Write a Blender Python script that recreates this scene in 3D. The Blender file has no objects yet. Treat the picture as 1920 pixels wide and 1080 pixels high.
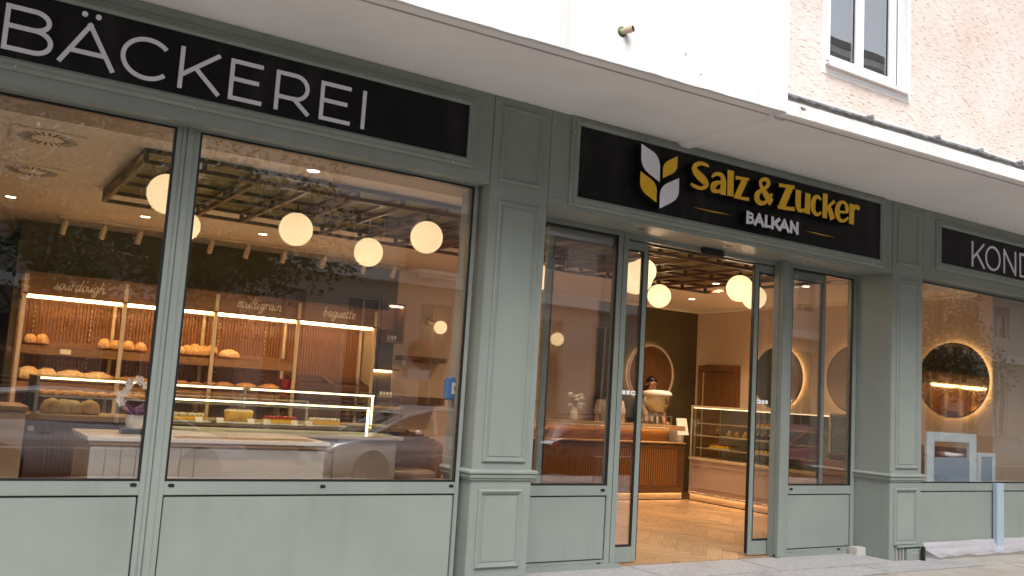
import bpy, bmesh, math, random
from mathutils import Vector, Matrix, Quaternion, noise
random.seed(7)
S = bpy.context.scene
COL = S.collection
# ------------------------------------------------------------------ camera (solved from the photograph's vanishing points)
YAW, PITCH, ROLL, FPX = math.radians(32.1303), math.radians(6.7332), math.radians(3.5434), 1707.08
CAM = Vector((0.0, -5.43, 1.30))
_f = Vector((math.sin(YAW)*math.cos(PITCH), math.cos(YAW)*math.cos(PITCH), math.sin(PITCH)))
_r = _f.cross(Vector((0, 0, 1))).normalized(); _u = _r.cross(_f)
CR = _r*math.cos(ROLL) + _u*math.sin(ROLL)
CU = -_r*math.sin(ROLL) + _u*math.cos(ROLL)
cam = bpy.data.cameras.new('camera'); camo = bpy.data.objects.new('camera', cam); COL.objects.link(camo)
camo.matrix_world = Matrix(((CR.x, CU.x, -_f.x, CAM.x), (CR.y, CU.y, -_f.y, CAM.y), (CR.z, CU.z, -_f.z, CAM.z), (0, 0, 0, 1)))
cam.sensor_width = 36; cam.lens = 36*FPX/1920; cam.clip_start = .05; cam.clip_end = 500
S.camera = camo
# ------------------------------------------------------------------ overcast daylight
W = bpy.data.worlds.new('World'); S.world = W; W.use_nodes = True
wn = W.node_tree.nodes; wl = W.node_tree.links
bg = wn['Background']; sky = wn.new('ShaderNodeTexSky'); sky.sky_type = 'NISHITA'; sky.sun_disc = False
SUN_EL, SUN_AZ = math.radians(50), math.radians(200)
sky.sun_elevation = SUN_EL; sky.sun_rotation = SUN_AZ; sky.dust_density = 4; sky.air_density = 1.0; sky.ozone_density = 1
hs = wn.new('ShaderNodeHueSaturation'); hs.inputs['Saturation'].default_value = .22
wl.new(sky.outputs[0], hs.inputs['Color']); wl.new(hs.outputs[0], bg.inputs['Color']); bg.inputs['Strength'].default_value = .075
sl = bpy.data.lights.new('sun', 'SUN'); sl.energy = 1.5; sl.angle = math.radians(32); sl.color = (1, .985, .965)
so = bpy.data.objects.new('sun', sl); COL.objects.link(so)
sd = Vector((math.sin(SUN_AZ)*math.cos(SUN_EL), math.cos(SUN_AZ)*math.cos(SUN_EL), math.sin(SUN_EL)))
so.rotation_euler = sd.to_track_quat('Z', 'Y').to_euler(); so.location = (0, -20, 20)
vs = S.view_settings; vs.view_transform = 'Standard'; vs.look = 'None'; vs.gamma = 1; vs.use_curve_mapping = False
vs.exposure = 1.2
S.cycles.max_bounces = 10; S.cycles.transparent_max_bounces = 24; S.cycles.glossy_bounces = 4; S.cycles.diffuse_bounces = 4
S.cycles.sample_clamp_indirect = 6

# ------------------------------------------------------------------ helpers
def P(px, py, **k):
    d = CR*((px-960)/FPX) - CU*((py-540)/FPX) + _f
    a, v = list(k.items())[0]; i = 'xyz'.index(a)
    return CAM + d*((v-CAM[i])/d[i])

def nt(m): return m.node_tree.nodes, m.node_tree.links
MATS = {}
def mat(name, col, rough=.5, metal=0, var=.12, vscale=3, bump=0, bscale=60, stretch=(1, 1, 1), spec=.5, emit=None, estr=0, col2=None, fine=None, coat=0):
    m = bpy.data.materials.new(name); m.use_nodes = True; n, l = nt(m)
    b = n['Principled BSDF']; b.inputs['Roughness'].default_value = rough; b.inputs['Metallic'].default_value = metal
    b.inputs['Specular IOR Level'].default_value = spec; b.inputs['Coat Weight'].default_value = coat
    tc = n.new('ShaderNodeTexCoord'); mp = n.new('ShaderNodeMapping'); mp.inputs['Scale'].default_value = stretch
    l.new(tc.outputs['Object'], mp.inputs['Vector'])
    nz = n.new('ShaderNodeTexNoise'); nz.inputs['Scale'].default_value = vscale; nz.inputs['Detail'].default_value = 6; nz.inputs['Roughness'].default_value = .6
    l.new(mp.outputs[0], nz.inputs['Vector'])
    rp = n.new('ShaderNodeValToRGB'); rp.color_ramp.elements[0].position = .3; rp.color_ramp.elements[1].position = .7
    c2 = col2 if col2 else tuple(min(1, c*(1+var)) for c in col)
    c1 = col if col2 else tuple(c*(1-var) for c in col)
    rp.color_ramp.elements[0].color = (*c1, 1); rp.color_ramp.elements[1].color = (*c2, 1)
    l.new(nz.outputs['Fac'], rp.inputs['Fac']); l.new(rp.outputs[0], b.inputs['Base Color'])
    if bump:
        nb = n.new('ShaderNodeTexNoise'); nb.inputs['Scale'].default_value = bscale; nb.inputs['Detail'].default_value = 4
        l.new(mp.outputs[0], nb.inputs['Vector'])
        bp_ = n.new('ShaderNodeBump'); bp_.inputs['Strength'].default_value = bump; bp_.inputs['Distance'].default_value = .02
        l.new(nb.outputs['Fac'], bp_.inputs['Height']); l.new(bp_.outputs[0], b.inputs['Normal'])
        mr = n.new('ShaderNodeMapRange'); mr.inputs['To Min'].default_value = max(0, rough-.08); mr.inputs['To Max'].default_value = min(1, rough+.1)
        l.new(nb.outputs['Fac'], mr.inputs['Value']); l.new(mr.outputs[0], b.inputs['Roughness'])
    if emit:
        b.inputs['Emission Color'].default_value = (*emit, 1); b.inputs['Emission Strength'].default_value = estr
    MATS[name] = m; return m

def wood(name, c1, c2, axis='Z', scale=6, rough=.45):
    m = bpy.data.materials.new(name); m.use_nodes = True; n, l = nt(m); b = n['Principled BSDF']
    tc = n.new('ShaderNodeTexCoord'); mp = n.new('ShaderNodeMapping')
    s = {'X': (.6, 9, 9), 'Y': (9, .6, 9), 'Z': (9, 9, .6)}[axis]; mp.inputs['Scale'].default_value = s
    l.new(tc.outputs['Object'], mp.inputs['Vector'])
    nz = n.new('ShaderNodeTexNoise'); nz.inputs['Scale'].default_value = scale; nz.inputs['Detail'].default_value = 8; nz.inputs['Distortion'].default_value = .6
    l.new(mp.outputs[0], nz.inputs['Vector'])
    rp = n.new('ShaderNodeValToRGB'); rp.color_ramp.elements[0].position = .32; rp.color_ramp.elements[1].position = .68
    rp.color_ramp.elements[0].color = (*c1, 1); rp.color_ramp.elements[1].color = (*c2, 1)
    oi = n.new('ShaderNodeObjectInfo'); h = n.new('ShaderNodeHueSaturation')
    mr = n.new('ShaderNodeMapRange'); mr.inputs['To Min'].default_value = .82; mr.inputs['To Max'].default_value = 1.15
    l.new(oi.outputs['Random'], mr.inputs['Value']); l.new(mr.outputs[0], h.inputs['Value'])
    l.new(nz.outputs['Fac'], rp.inputs['Fac']); l.new(rp.outputs[0], h.inputs['Color']); l.new(h.outputs[0], b.inputs['Base Color'])
    b.inputs['Roughness'].default_value = rough
    bu = n.new('ShaderNodeBump'); bu.inputs['Strength'].default_value = .15; bu.inputs['Distance'].default_value = .01
    l.new(nz.outputs['Fac'], bu.inputs['Height']); l.new(bu.outputs[0], b.inputs['Normal'])
    MATS[name] = m; return m

def emis(name, col, s):
    m = bpy.data.materials.new(name); m.use_nodes = True; n, l = nt(m); b = n['Principled BSDF']
    b.inputs['Base Color'].default_value = (.8, .75, .65, 1); b.inputs['Emission Color'].default_value = (*col, 1); b.inputs['Emission Strength'].default_value = s
    MATS[name] = m; return m

def glass(name, tint=(.95, .97, .96), base=.06, edge=.55, rough=0.0):
    """thin clear glass: transparent body, mirror film that grows towards grazing angles"""
    m = bpy.data.materials.new(name); m.use_nodes = True; n, l = nt(m); n.remove(n['Principled BSDF']); o = n['Material Output']
    t = n.new('ShaderNodeBsdfTransparent'); t.inputs[0].default_value = (*tint, 1)
    g = n.new('ShaderNodeBsdfGlossy'); g.inputs['Roughness'].default_value = rough; g.inputs['Color'].default_value = (.96, .97, 1, 1)
    lw = n.new('ShaderNodeLayerWeight'); lw.inputs['Blend'].default_value = .5
    pw = n.new('ShaderNodeMath'); pw.operation = 'POWER'; pw.inputs[1].default_value = 3.5
    ma = n.new('ShaderNodeMath'); ma.operation = 'MULTIPLY_ADD'; ma.inputs[1].default_value = edge; ma.inputs[2].default_value = base
    mx = n.new('ShaderNodeMixShader')
    l.new(lw.outputs['Facing'], pw.inputs[0]); l.new(pw.outputs[0], ma.inputs[0]); l.new(ma.outputs[0], mx.inputs['Fac'])
    nw = n.new('ShaderNodeTexNoise'); nw.inputs['Scale'].default_value = .9; tcw = n.new('ShaderNodeTexCoord'); l.new(tcw.outputs['Object'], nw.inputs['Vector'])
    bw_ = n.new('ShaderNodeBump'); bw_.inputs['Strength'].default_value = .05; bw_.inputs['Distance'].default_value = .03; l.new(nw.outputs['Fac'], bw_.inputs['Height']); l.new(bw_.outputs[0], g.inputs['Normal'])
    l.new(t.outputs[0], mx.inputs[1]); l.new(g.outputs[0], mx.inputs[2]); l.new(mx.outputs[0], o.inputs['Surface'])
    MATS[name] = m; return m

class MB:
    def __init__(s): s.v = []; s.f = []; s.sm = []
    def add(s, vs, fs, smooth=False):
        o = len(s.v); s.v += [Vector(v) for v in vs]; s.f += [tuple(i+o for i in f) for f in fs]; s.sm += [smooth]*len(fs); return s
    def box(s, x0, x1, y0, y1, z0, z1):
        if x0 > x1: x0, x1 = x1, x0
        if y0 > y1: y0, y1 = y1, y0
        if z0 > z1: z0, z1 = z1, z0
        return s.add([(x0, y0, z0), (x1, y0, z0), (x1, y1, z0), (x0, y1, z0), (x0, y0, z1), (x1, y0, z1), (x1, y1, z1), (x0, y1, z1)],
                     [(0, 3, 2, 1), (4, 5, 6, 7), (0, 1, 5, 4), (1, 2, 6, 5), (2, 3, 7, 6), (3, 0, 4, 7)])
    def prism(s, poly, d):
        """poly: list of 3D points (planar), extruded by vector d"""
        n = len(poly); d = Vector(d); a = [Vector(p) for p in poly]
        nrm = Vector((0, 0, 0))
        for i in range(n): nrm += a[i].cross(a[(i+1) % n])
        fs = [tuple(range(n)), tuple(range(2*n-1, n-1, -1))] + [(i, n+i, n+(i+1) % n, (i+1) % n) for i in range(n)]
        if nrm.dot(d) > 0: fs = [tuple(reversed(f)) for f in fs]
        return s.add(a+[p+d for p in a], fs)
    def tube(s, pts, r, n=10, smooth=True, closed=False):
        pts = [Vector(p) for p in pts]; m = len(pts); rs = r if isinstance(r, (list, tuple)) else [r]*m
        vs = []; up = Vector((0, 0, 1))
        t0 = None
        for i, p in enumerate(pts):
            if closed: t = (pts[(i+1) % m]-pts[i-1]).normalized()
            else: t = (pts[min(i+1, m-1)]-pts[max(i-1, 0)]).normalized()
            if t0 is None:
                a = t.cross(up if abs(t.z) < .95 else Vector((1, 0, 0))).normalized()
            else:
                a = (a - t*a.dot(t)).normalized()
            t0 = t; b = t.cross(a)
            vs += [p+(a*math.cos(2*math.pi*k/n)+b*math.sin(2*math.pi*k/n))*rs[i] for k in range(n)]
        fs = []
        for i in range(m if closed else m-1):
            j = (i+1) % m
            fs += [(i*n+k, i*n+(k+1) % n, j*n+(k+1) % n, j*n+k) for k in range(n)]
        s.add(vs, fs, smooth)
        if not closed: s.add(vs[:n], [tuple(range(n-1, -1, -1))]); s.add(vs[-n:], [tuple(range(n))])
        return s
    def lathe(s, prof, c=(0, 0, 0), n=20, axis='Z', smooth=True):
        c = Vector(c); vs = []
        for r, h in prof:
            for k in range(n):
                a = 2*math.pi*k/n; x, y = r*math.cos(a), r*math.sin(a)
                vs.append(c+Vector({'Z': (x, y, h), 'Y': (x, h, y), 'X': (h, x, y)}[axis]))
        fs = []
        for i in range(len(prof)-1):
            fs += [(i*n+k, i*n+(k+1) % n, (i+1)*n+(k+1) % n, (i+1)*n+k) for k in range(n)]
        fs += [tuple(range(n-1, -1, -1)), tuple(range((len(prof)-1)*n, len(prof)*n))]
        if axis == 'Y': fs = [tuple(reversed(f)) for f in fs]
        return s.add(vs, fs, smooth)
    def ball(s, c, r, n=16, m=10, sc=(1, 1, 1)):
        c = Vector(c); vs = [c+Vector((0, 0, -r*sc[2]))]
        for i in range(1, m):
            t = -math.pi/2+math.pi*i/m
            vs += [c+Vector((r*sc[0]*math.cos(t)*math.cos(2*math.pi*k/n), r*sc[1]*math.cos(t)*math.sin(2*math.pi*k/n), r*sc[2]*math.sin(t))) for k in range(n)]
        vs.append(c+Vector((0, 0, r*sc[2]))); L = len(vs)-1
        fs = [(0, 1+(k+1) % n, 1+k) for k in range(n)]
        for i in range(m-2): fs += [(1+i*n+k, 1+i*n+(k+1) % n, 1+(i+1)*n+(k+1) % n, 1+(i+1)*n+k) for k in range(n)]
        fs += [(L, 1+(m-2)*n+k, 1+(m-2)*n+(k+1) % n) for k in range(n)]
        return s.add(vs, fs, True)
    def rectring(s, x0, x1, z0, z1, y, prof):
        """mitred moulding round a rectangle in the xz plane facing -y; prof = [(inset outward, proud)]"""
        vs = []; n = len(prof)
        for cx, cz, sx, sz in ((x0, z0, -1, -1), (x1, z0, 1, -1), (x1, z1, 1, 1), (x0, z1, -1, 1)):
            vs += [(cx+sx*o, y-h, cz+sz*o) for o, h in prof]
        fs = []
        for i in range(4):
            j = (i+1) % 4
            fs += [(i*n+k, j*n+k, j*n+k+1, i*n+k+1) for k in range(n-1)]
        return s.add(vs, fs)
    def build(s, name, m, parent=None, bevel=0, seg=2, label=None, kind=None, loc=None):
        off = Vector((0, 0, 0))
        if parent is not None: off = ORG.get(parent.name, Vector((0, 0, 0)))
        if loc is not None and parent is None: off = Vector(loc)
        me = bpy.data.meshes.new(name)
        me.from_pydata([v-off for v in s.v], [], s.f)
        me.polygons.foreach_set('use_smooth', s.sm)
        if bevel:
            b = bmesh.new(); b.from_mesh(me); bmesh.ops.remove_doubles(b, verts=b.verts, dist=1e-5)
            ed = [e for e in b.edges if len(e.link_faces) == 2 and e.calc_face_angle(0) > .6]
            bmesh.ops.bevel(b, geom=ed, offset=bevel, segments=seg, affect='EDGES', clamp_overlap=True); b.to_mesh(me); b.free()
        me.validate(); me.update()
        return ob(name, me, m, parent, label=label, kind=kind, loc=off if parent is None else None, org=off)

ORG = {}
def ob(name, me, m=None, parent=None, label=None, kind=None, loc=None, org=None):
    o = bpy.data.objects.new(name, me); COL.objects.link(o)
    if m is not None and me is not None:
        me.materials.clear(); me.materials.append(MATS[m] if isinstance(m, str) else m)
    if loc is not None: o.location = loc
    if parent is not None: o.parent = parent
    if label: o['label'] = label
    if kind: o['kind'] = kind
    ORG[o.name] = Vector(org) if org is not None else Vector((0, 0, 0))
    return o
def thing(name, label, cat, loc=(0, 0, 0), group=None, rz=0):
    o = bpy.data.objects.new(name, None); COL.objects.link(o); o.empty_display_size = .1
    o.location = loc; o['label'] = label; o['category'] = cat
    if group: o['group'] = group
    o.rotation_euler = (0, 0, rz)
    ORG[o.name] = Vector(loc) if rz == 0 else Vector((0, 0, 0))
    return o
def tag(o, label, cat, group=None):
    o['label'] = label; o['category'] = cat
    if group: o['group'] = group
    return o
def copy_tree(o, loc, rz=None, label=None, group=None, parent=None, scale=None):
    c = o.copy(); COL.objects.link(c); c.parent = parent
    if loc is not None: c.location = loc
    if rz is not None: c.rotation_euler = (0, 0, rz)
    if scale: c.scale = scale
    if label: c['label'] = label
    if group: c['group'] = group
    for ch in o.children: copy_tree(ch, None, parent=c)
    return c
def struct(o): o['kind'] = 'structure'; return o

# ------------------------------------------------------------------ materials
def weather(name, amt, scale=(14, 14, .7), thr=.55):
    m = MATS[name]; n, l = nt(m); b = n['Principled BSDF']; src = b.inputs['Base Color'].links[0].from_socket
    tc = n.new('ShaderNodeTexCoord'); mp = n.new('ShaderNodeMapping'); mp.inputs['Scale'].default_value = scale; l.new(tc.outputs['Object'], mp.inputs['Vector'])
    a = n.new('ShaderNodeTexNoise'); a.inputs['Scale'].default_value = 1.0; a.inputs['Detail'].default_value = 7; l.new(mp.outputs[0], a.inputs['Vector'])
    r = n.new('ShaderNodeMapRange'); r.inputs['From Min'].default_value = thr; r.inputs['From Max'].default_value = .8; r.inputs['To Max'].default_value = amt; l.new(a.outputs['Fac'], r.inputs['Value'])
    x = n.new('ShaderNodeMix'); x.data_type = 'RGBA'; x.blend_type = 'MIX'; x.inputs['B'].default_value = (.16, .15, .13, 1)
    l.new(r.outputs[0], x.inputs['Factor']); l.new(src, x.inputs['A']); l.new(x.outputs['Result'], b.inputs['Base Color'])
mat('sage', (.200, .226, .206), .42, var=.085, vscale=1.7, bump=.06, bscale=160)
mat('sage_panel', (.208, .234, .213), .38, var=.08, vscale=1.4, bump=.04, bscale=120)
mat('pale_edge', (.50, .55, .53), .3, var=.05)
mat('signblack', (.006, .006, .0075), .45, var=.3, vscale=6, spec=.2)
mat('gasket', (.008, .008, .010), .4, var=.2)
mat('black_plastic', (.012, .012, .014), .35, var=.2)
mat('letterwhite', (.70, .70, .78), .4, var=.03, vscale=20)
mat('letteryellow', (.72, .42, .010), .35, var=.10, vscale=14)
mat('lettercream', (.80, .68, .52), .45, var=.05)
mat('soffit', (.70, .685, .69), .7, var=.05, vscale=1.2, bump=.08, bscale=90)
mat('dripline', (.30, .28, .31), .6)
mat('parapet', (.76, .757, .755), .65, var=.03, vscale=.9, bump=.1, bscale=40, stretch=(1, 1, .25))
mat('fascia_white', (.80, .79, .77), .6, var=.06, vscale=5, bump=.1, bscale=60)
mat('lead', (.26, .26, .275), .45, metal=.6, var=.5, vscale=18, bump=.5, bscale=70)
mat('pvcwhite', (.82, .82, .83), .3, var=.02)
mat('granite', (.235, .23, .235), .7, vscale=26, bump=.4, bscale=120, col2=(.36, .355, .365))
mat('paving', (.33, .30, .27), .55, vscale=3, bump=.25, bscale=140, var=.16)
mat('asphalt', (.075, .075, .078), .85, var=.3, vscale=30, bump=.5, bscale=200)
mat('kerb', (.33, .32, .31), .8, var=.2, vscale=12, bump=.3)
mat('ceiling', (.74, .65, .56), .85, var=.03, vscale=2)
mat('header_in', (.36, .28, .20), .8, var=.06)
mat('olive', (.085, .066, .030), .8, var=.12, vscale=3, bump=.1, bscale=80)
mat('olive_ceiling', (.16, .125, .045), .8, var=.1)
mat('darkwall', (.030, .021, .012), .8, var=.2)
mat('beige_wall', (.52, .395, .285), .85, var=.05, vscale=2, bump=.05)
mat('shell', (.3, .28, .25), .9)
wood('latticewood', (.035, .016, .008), (.075, .036, .016), 'X')
wood('latticewood_y', (.06, .026, .010), (.12, .056, .022), 'Y')
wood('walnut', (.085, .038, .014), (.16, .078, .03), 'X')
wood('walnut_z', (.11, .045, .014), (.20, .09, .032), 'Z')
wood('walnut_y', (.11, .05, .018), (.20, .098, .04), 'Y')
wood('slatwood', (.24, .10, .028), (.30, .135, .042), 'Z', 10)
wood('shelfwood', (.19, .085, .026), (.32, .16, .055), 'X')
wood('oakfloor', (.27, .165, .085), (.43, .285, .165), 'X', 5, .38)
wood('lightwood', (.36, .22, .11), (.50, .33, .18), 'X')
mat('cream_post', (.58, .46, .31), .4, metal=.2, var=.05)
mat('stone', (.50, .38, .27), .45, vscale=9, var=.14, bump=.1, bscale=50)
mat('tile_white', (.66, .63, .59), .35, var=.05, vscale=5)
mat('mauve', (.42, .31, .255), .5, var=.04)
mat('greypanel', (.42, .39, .37), .45, var=.05)
mat('steel', (.52, .50, .46), .28, metal=.9, var=.06, vscale=12)
mat('alu', (.55, .54, .50), .35, metal=.7, var=.06)
mat('china', (.82, .80, .76), .2, var=.02)
mat('crust', (.50, .225, .055), .6, vscale=26, bump=.6, bscale=40, col2=(.74, .46, .18))
mat('crust_dark', (.33, .12, .028), .55, vscale=20, bump=.6, bscale=34, col2=(.62, .32, .09))
mat('crust_pale', (.62, .36, .12), .6, vscale=22, bump=.5, bscale=40, col2=(.80, .58, .30))
mat('cake_yellow', (.80, .48, .03), .5, var=.15, vscale=30, bump=.3)
mat('cake_cream', (.82, .74, .55), .5, var=.1, vscale=30, bump=.4)
mat('choc', (.07, .028, .012), .4, var=.3, vscale=40, bump=.4)
mat('berry', (.45, .03, .035), .3, var=.3, vscale=60, bump=.3)
mat('petal', (.80, .77, .77), .5, var=.05)
mat('purple', (.20, .08, .28), .4, var=.3, vscale=12)
mat('stemgreen', (.045, .09, .025), .5, var=.2)
mat('blue_box', (.02, .16, .46), .3, var=.06)
mat('bluegrey', (.30, .37, .44), .45, var=.06)
mat('paleblue', (.62, .70, .73), .4, var=.04)
mat('skin', (.50, .27, .17), .5, var=.06, vscale=8)
mat('hair', (.012, .008, .006), .45, var=.3, vscale=30)
mat('shirt', (.74, .68, .62), .8, var=.05, vscale=10, bump=.3, bscale=20)
mat('trousers', (.03, .03, .035), .8, var=.2)
mat('juice', (.68, .62, .24), .25, var=.06)
mat('mirror_rim', (.05, .035, .022), .4)
mat('halo_rim', (.66, .54, .45), .5, var=.03)
mat('clad', (.60, .53, .48), .7, var=.10, vscale=1.2, bump=.4, bscale=5, stretch=(12, 12, .1))
mat('clad_dark', (.33, .30, .28), .7, var=.10, vscale=1.2)
mat('bandwhite', (.80, .79, .78), .7, var=.05)
mat('winered', (.20, .105, .09), .6, var=.1)
mat('shutter', (.27, .25, .24), .6, var=.08)
mat('darkglass', (.03, .035, .04), .06, var=.3, spec=1, coat=1)
mat('bark', (.10, .075, .055), .9, var=.3, vscale=20, bump=.6)
mat('leaf', (.035, .075, .018), .6, vscale=2.5, col2=(.075, .13, .035))
mat('carsilver', (.66, .66, .70), .25, metal=.25, var=.02, coat=.6)
mat('cardark', (.035, .022, .024), .22, metal=.4, var=.05, coat=.8)
mat('carpink', (.42, .10, .12), .25, metal=.2, var=.05, coat=.7)
mat('tyre', (.012, .012, .012), .8, var=.2)
mat('chrome', (.75, .75, .76), .12, metal=1, var=.02)
mat('lampglass', (.75, .75, .78), .1, var=.02, coat=.5)
mat('taillamp', (.35, .01, .01), .15, var=.05, coat=.5)
mat('signred', (.42, .05, .035), .45, var=.05)
mat('signblue', (.05, .10, .30), .45, var=.05)
mat('plastic_film', (.62, .58, .64), .25, var=.05)
mat('curtain', (.42, .40, .40), .9, var=.1, vscale=5)
glass('shopglass', (.945, .945, .945), .14, .6)
glass('caseglass', (.95, .97, .95), .03, .4)
glass('edgeglass', (.86, .93, .90), .06, .45)
glass('winglass', (.75, .78, .8), .55, .4)
glass('bowlglass', (.88, .84, .74), .22, .5, .25)
emis('globe', (1.0, .71, .37), .56)
emis('led', (1.0, .58, .22), 24.0)
emis('led_case', (1.0, .76, .44), 2.8)
emis('downlight', (1.0, .78, .5), 14)
emis('halo', (1.0, .62, .24), 9)
emis('plinthglow', (1.0, .62, .27), 13.0)
emis('led_soft', (1.0, .72, .42), 1.6)
m = bpy.data.materials.new('mirror'); m.use_nodes = True; b = m.node_tree.nodes['Principled BSDF']
b.inputs['Base Color'].default_value = (.72, .68, .62, 1); b.inputs['Metallic'].default_value = 1; b.inputs['Roughness'].default_value = .03; MATS['mirror'] = m
weather('sage', .35); weather('sage_panel', .3, (9, 9, 1.2)); weather('parapet', .35, (7, 7, .35), .56); weather('soffit', .10, (1.6, 1.6, 3), .54); weather('fascia_white', .5, (8, 8, 3), .56); weather('granite', .6, (2.2, 3, 2), .5); weather('paving', .6, (1.5, 2.2, 2), .5); weather('signblack', .12, (5, 5, 2), .5)
# rough scratched render (Kratzputz): bumps with short dark horizontal scratches
m = bpy.data.materials.new('kratzputz'); m.use_nodes = True; n, l = nt(m); b = n['Principled BSDF']; b.inputs['Roughness'].default_value = .9
tc = n.new('ShaderNodeTexCoord'); mp = n.new('ShaderNodeMapping'); mp.inputs['Scale'].default_value = (6, 6, 88); mp.inputs['Rotation'].default_value = (0, math.radians(4), 0)
l.new(tc.outputs['Object'], mp.inputs['Vector'])
n1 = n.new('ShaderNodeTexNoise'); n1.inputs['Scale'].default_value = 1.5; n1.inputs['Detail'].default_value = 3; n1.inputs['Distortion'].default_value = .35; l.new(mp.outputs[0], n1.inputs['Vector'])
r1 = n.new('ShaderNodeValToRGB'); r1.color_ramp.elements[0].position = .30; r1.color_ramp.elements[0].color = (.36, .28, .24, 1); r1.color_ramp.elements[1].position = .39; r1.color_ramp.elements[1].color = (.68, .595, .55, 1)
l.new(n1.outputs['Fac'], r1.inputs['Fac'])
n2 = n.new('ShaderNodeTexNoise'); n2.inputs['Scale'].default_value = 1.3; n2.inputs['Detail'].default_value = 5; l.new(tc.outputs['Object'], n2.inputs['Vector'])
r2 = n.new('ShaderNodeValToRGB'); r2.color_ramp.elements[0].color = (.9, .84, .80, 1); r2.color_ramp.elements[1].color = (1.05, 1.05, 1.08, 1); r2.color_ramp.elements[0].position = .3; r2.color_ramp.elements[1].position = .7
l.new(n2.outputs['Fac'], r2.inputs['Fac'])
mxc = n.new('ShaderNodeMix'); mxc.data_type = 'RGBA'; mxc.blend_type = 'MULTIPLY'; mxc.inputs['Factor'].default_value = 1
l.new(r1.outputs[0], mxc.inputs['A']); l.new(r2.outputs[0], mxc.inputs['B']); l.new(mxc.outputs['Result'], b.inputs['Base Color'])
bu = n.new('ShaderNodeBump'); bu.inputs['Strength'].default_value = .9; bu.inputs['Distance'].default_value = .02; l.new(r1.outputs[0], bu.inputs['Height']); l.new(bu.outputs[0], b.inputs['Normal'])
MATS['kratzputz'] = m

# ================================================================== THE SETTING
struct(MB().box(-60, 90, -6.6, 8, -.30, -.024).build('pavement', 'paving'))
struct(MB().box(-60, 90, -6.76, -6.6, -.5, -.02).build('kerb', 'kerb', bevel=.015))
rd = MB(); rd.add([(-80, -6.76, -.15), (120, -6.76, -.15), (120, -9, -.36), (-80, -9, -.36), (120, -13.2, -.5), (-80, -13.2, -.5)], [(0, 3, 2, 1), (3, 5, 4, 2)])
struct(rd.build('road', 'asphalt'))
struct(MB().box(-80, 120, -13.36, -13.2, -.8, -.37).build('far_kerb', 'kerb', bevel=.015))
struct(MB().box(-80, 120, -60, -13.36, -.8, -.374).build('far_pavement', 'paving'))
# granite apron in front of the entrance, big slabs
ap = struct(MB().box(3.2, 8.6, -.42, .395, -.05, -.016).build('entrance_apron', 'granite'))
for i, (x0, x1) in enumerate(((3.68, 4.92), (4.925, 6.16), (6.165, 7.73))):
    MB().box(x0, x1, -.10, .398, -.04, -.004+.001*i).build('stone_slab', 'granite', ap, bevel=.006)
for i, (x0, x1) in enumerate(((3.2, 4.5), (4.505, 5.9), (5.905, 7.2), (7.205, 8.6))):
    MB().box(x0, x1, -.42, -.104, -.04, -.012+.001*(i % 2)).build('stone_slab', 'granite', ap, bevel=.006)

pv = bpy.data.objects['pavement']
for j in range(4):
    for i in range(12):
        xx = 4.6+.62*i+.31*(j % 2); yy = -.43-.42*j
        MB().box(xx+.003, xx+.617, yy-.417, yy-.003, -.05, -.014+random.uniform(-.002, .002)).build('paving_slab', 'paving', pv, bevel=.004)
for i in range(5): MB().box(8.61+.6*i, 9.205+.6*i, -.425, .04, -.05, -.014+random.uniform(-.002, .002)).build('paving_slab', 'paving', pv, bevel=.004)
# shop floor with herringbone boards
RX, CY = 10.2, 5.2     # right wall, back wall
CZ = 2.81              # ceiling
fl = struct(MB().box(-3, RX, .40, 7.0, -.10, -.012).build('shop_floor', 'walnut_y'))
L_, W_ = .70, .14
def clip_poly(poly, x0, x1, y0, y1):
    for ax, lim, sg in ((0, x0, 1), (0, x1, -1), (1, y0, 1), (1, y1, -1)):
        out = []
        for i in range(len(poly)):
            a, b_ = poly[i-1], poly[i]
            da, db = sg*(a[ax]-lim), sg*(b_[ax]-lim)
            if (da >= 0) != (db >= 0):
                t = da/(da-db); out.append((a[0]+(b_[0]-a[0])*t, a[1]+(b_[1]-a[1])*t))
            if db >= 0: out.append(b_)
        poly = out
        if len(poly) < 3: return None
    return poly
def poly_area(p): return abs(sum(p[i-1][0]*p[i][1]-p[i][0]*p[i-1][1] for i in range(len(p))))/2
planks = []
nn = int(round(L_/W_)); c45 = math.sqrt(.5)
for i in range(-60, 100):
    for j in range(-14, 30):
        # herringbone on the integer grid of plank widths
        for hor in (0, 1):
            if hor: x0, y0, x1, y1 = i, i-2*nn*j, i+nn, i+1-2*nn*j
            else: x0, y0, x1, y1 = i, i+1-2*nn*j, i+1, i+1+nn-2*nn*j
            g = .008
            q = [(x0+g, y0+g), (x1-g, y0+g), (x1-g, y1-g), (x0+g, y1-g)]
            q = [((a*c45-b_*c45)*W_+2.0, (a*c45+b_*c45)*W_-3.0) for a, b_ in q]
            cx = sum(p[0] for p in q)/4; cy = sum(p[1] for p in q)/4
            if 3.2 < cx < 10 and -.2 < cy < 4.8:
                q2 = clip_poly(q, 4.3, 9.25, .402, 4.25)
                if q2 and poly_area(q2) > .004: planks.append((cx, cy, q2, hor))
planks = [p for k, p in enumerate(planks)]
print('planks', len(planks))
for cx, cy, q, hor in planks[:300]:
    a = math.pi/4 if hor else math.pi*3/4
    me = MB(); ca, sa = math.cos(-a), math.sin(-a)
    dz = random.uniform(-.0007, .0007)
    pts = [((x-cx)*ca-(y-cy)*sa, (x-cx)*sa+(y-cy)*ca, dz) for x, y in q]
    me.prism(pts, (0, 0, -.011))
    o = me.build('plank', 'oakfloor', None); o.parent = fl; o.location = (cx, cy, 0); o.rotation_euler = (0, 0, a)

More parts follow.
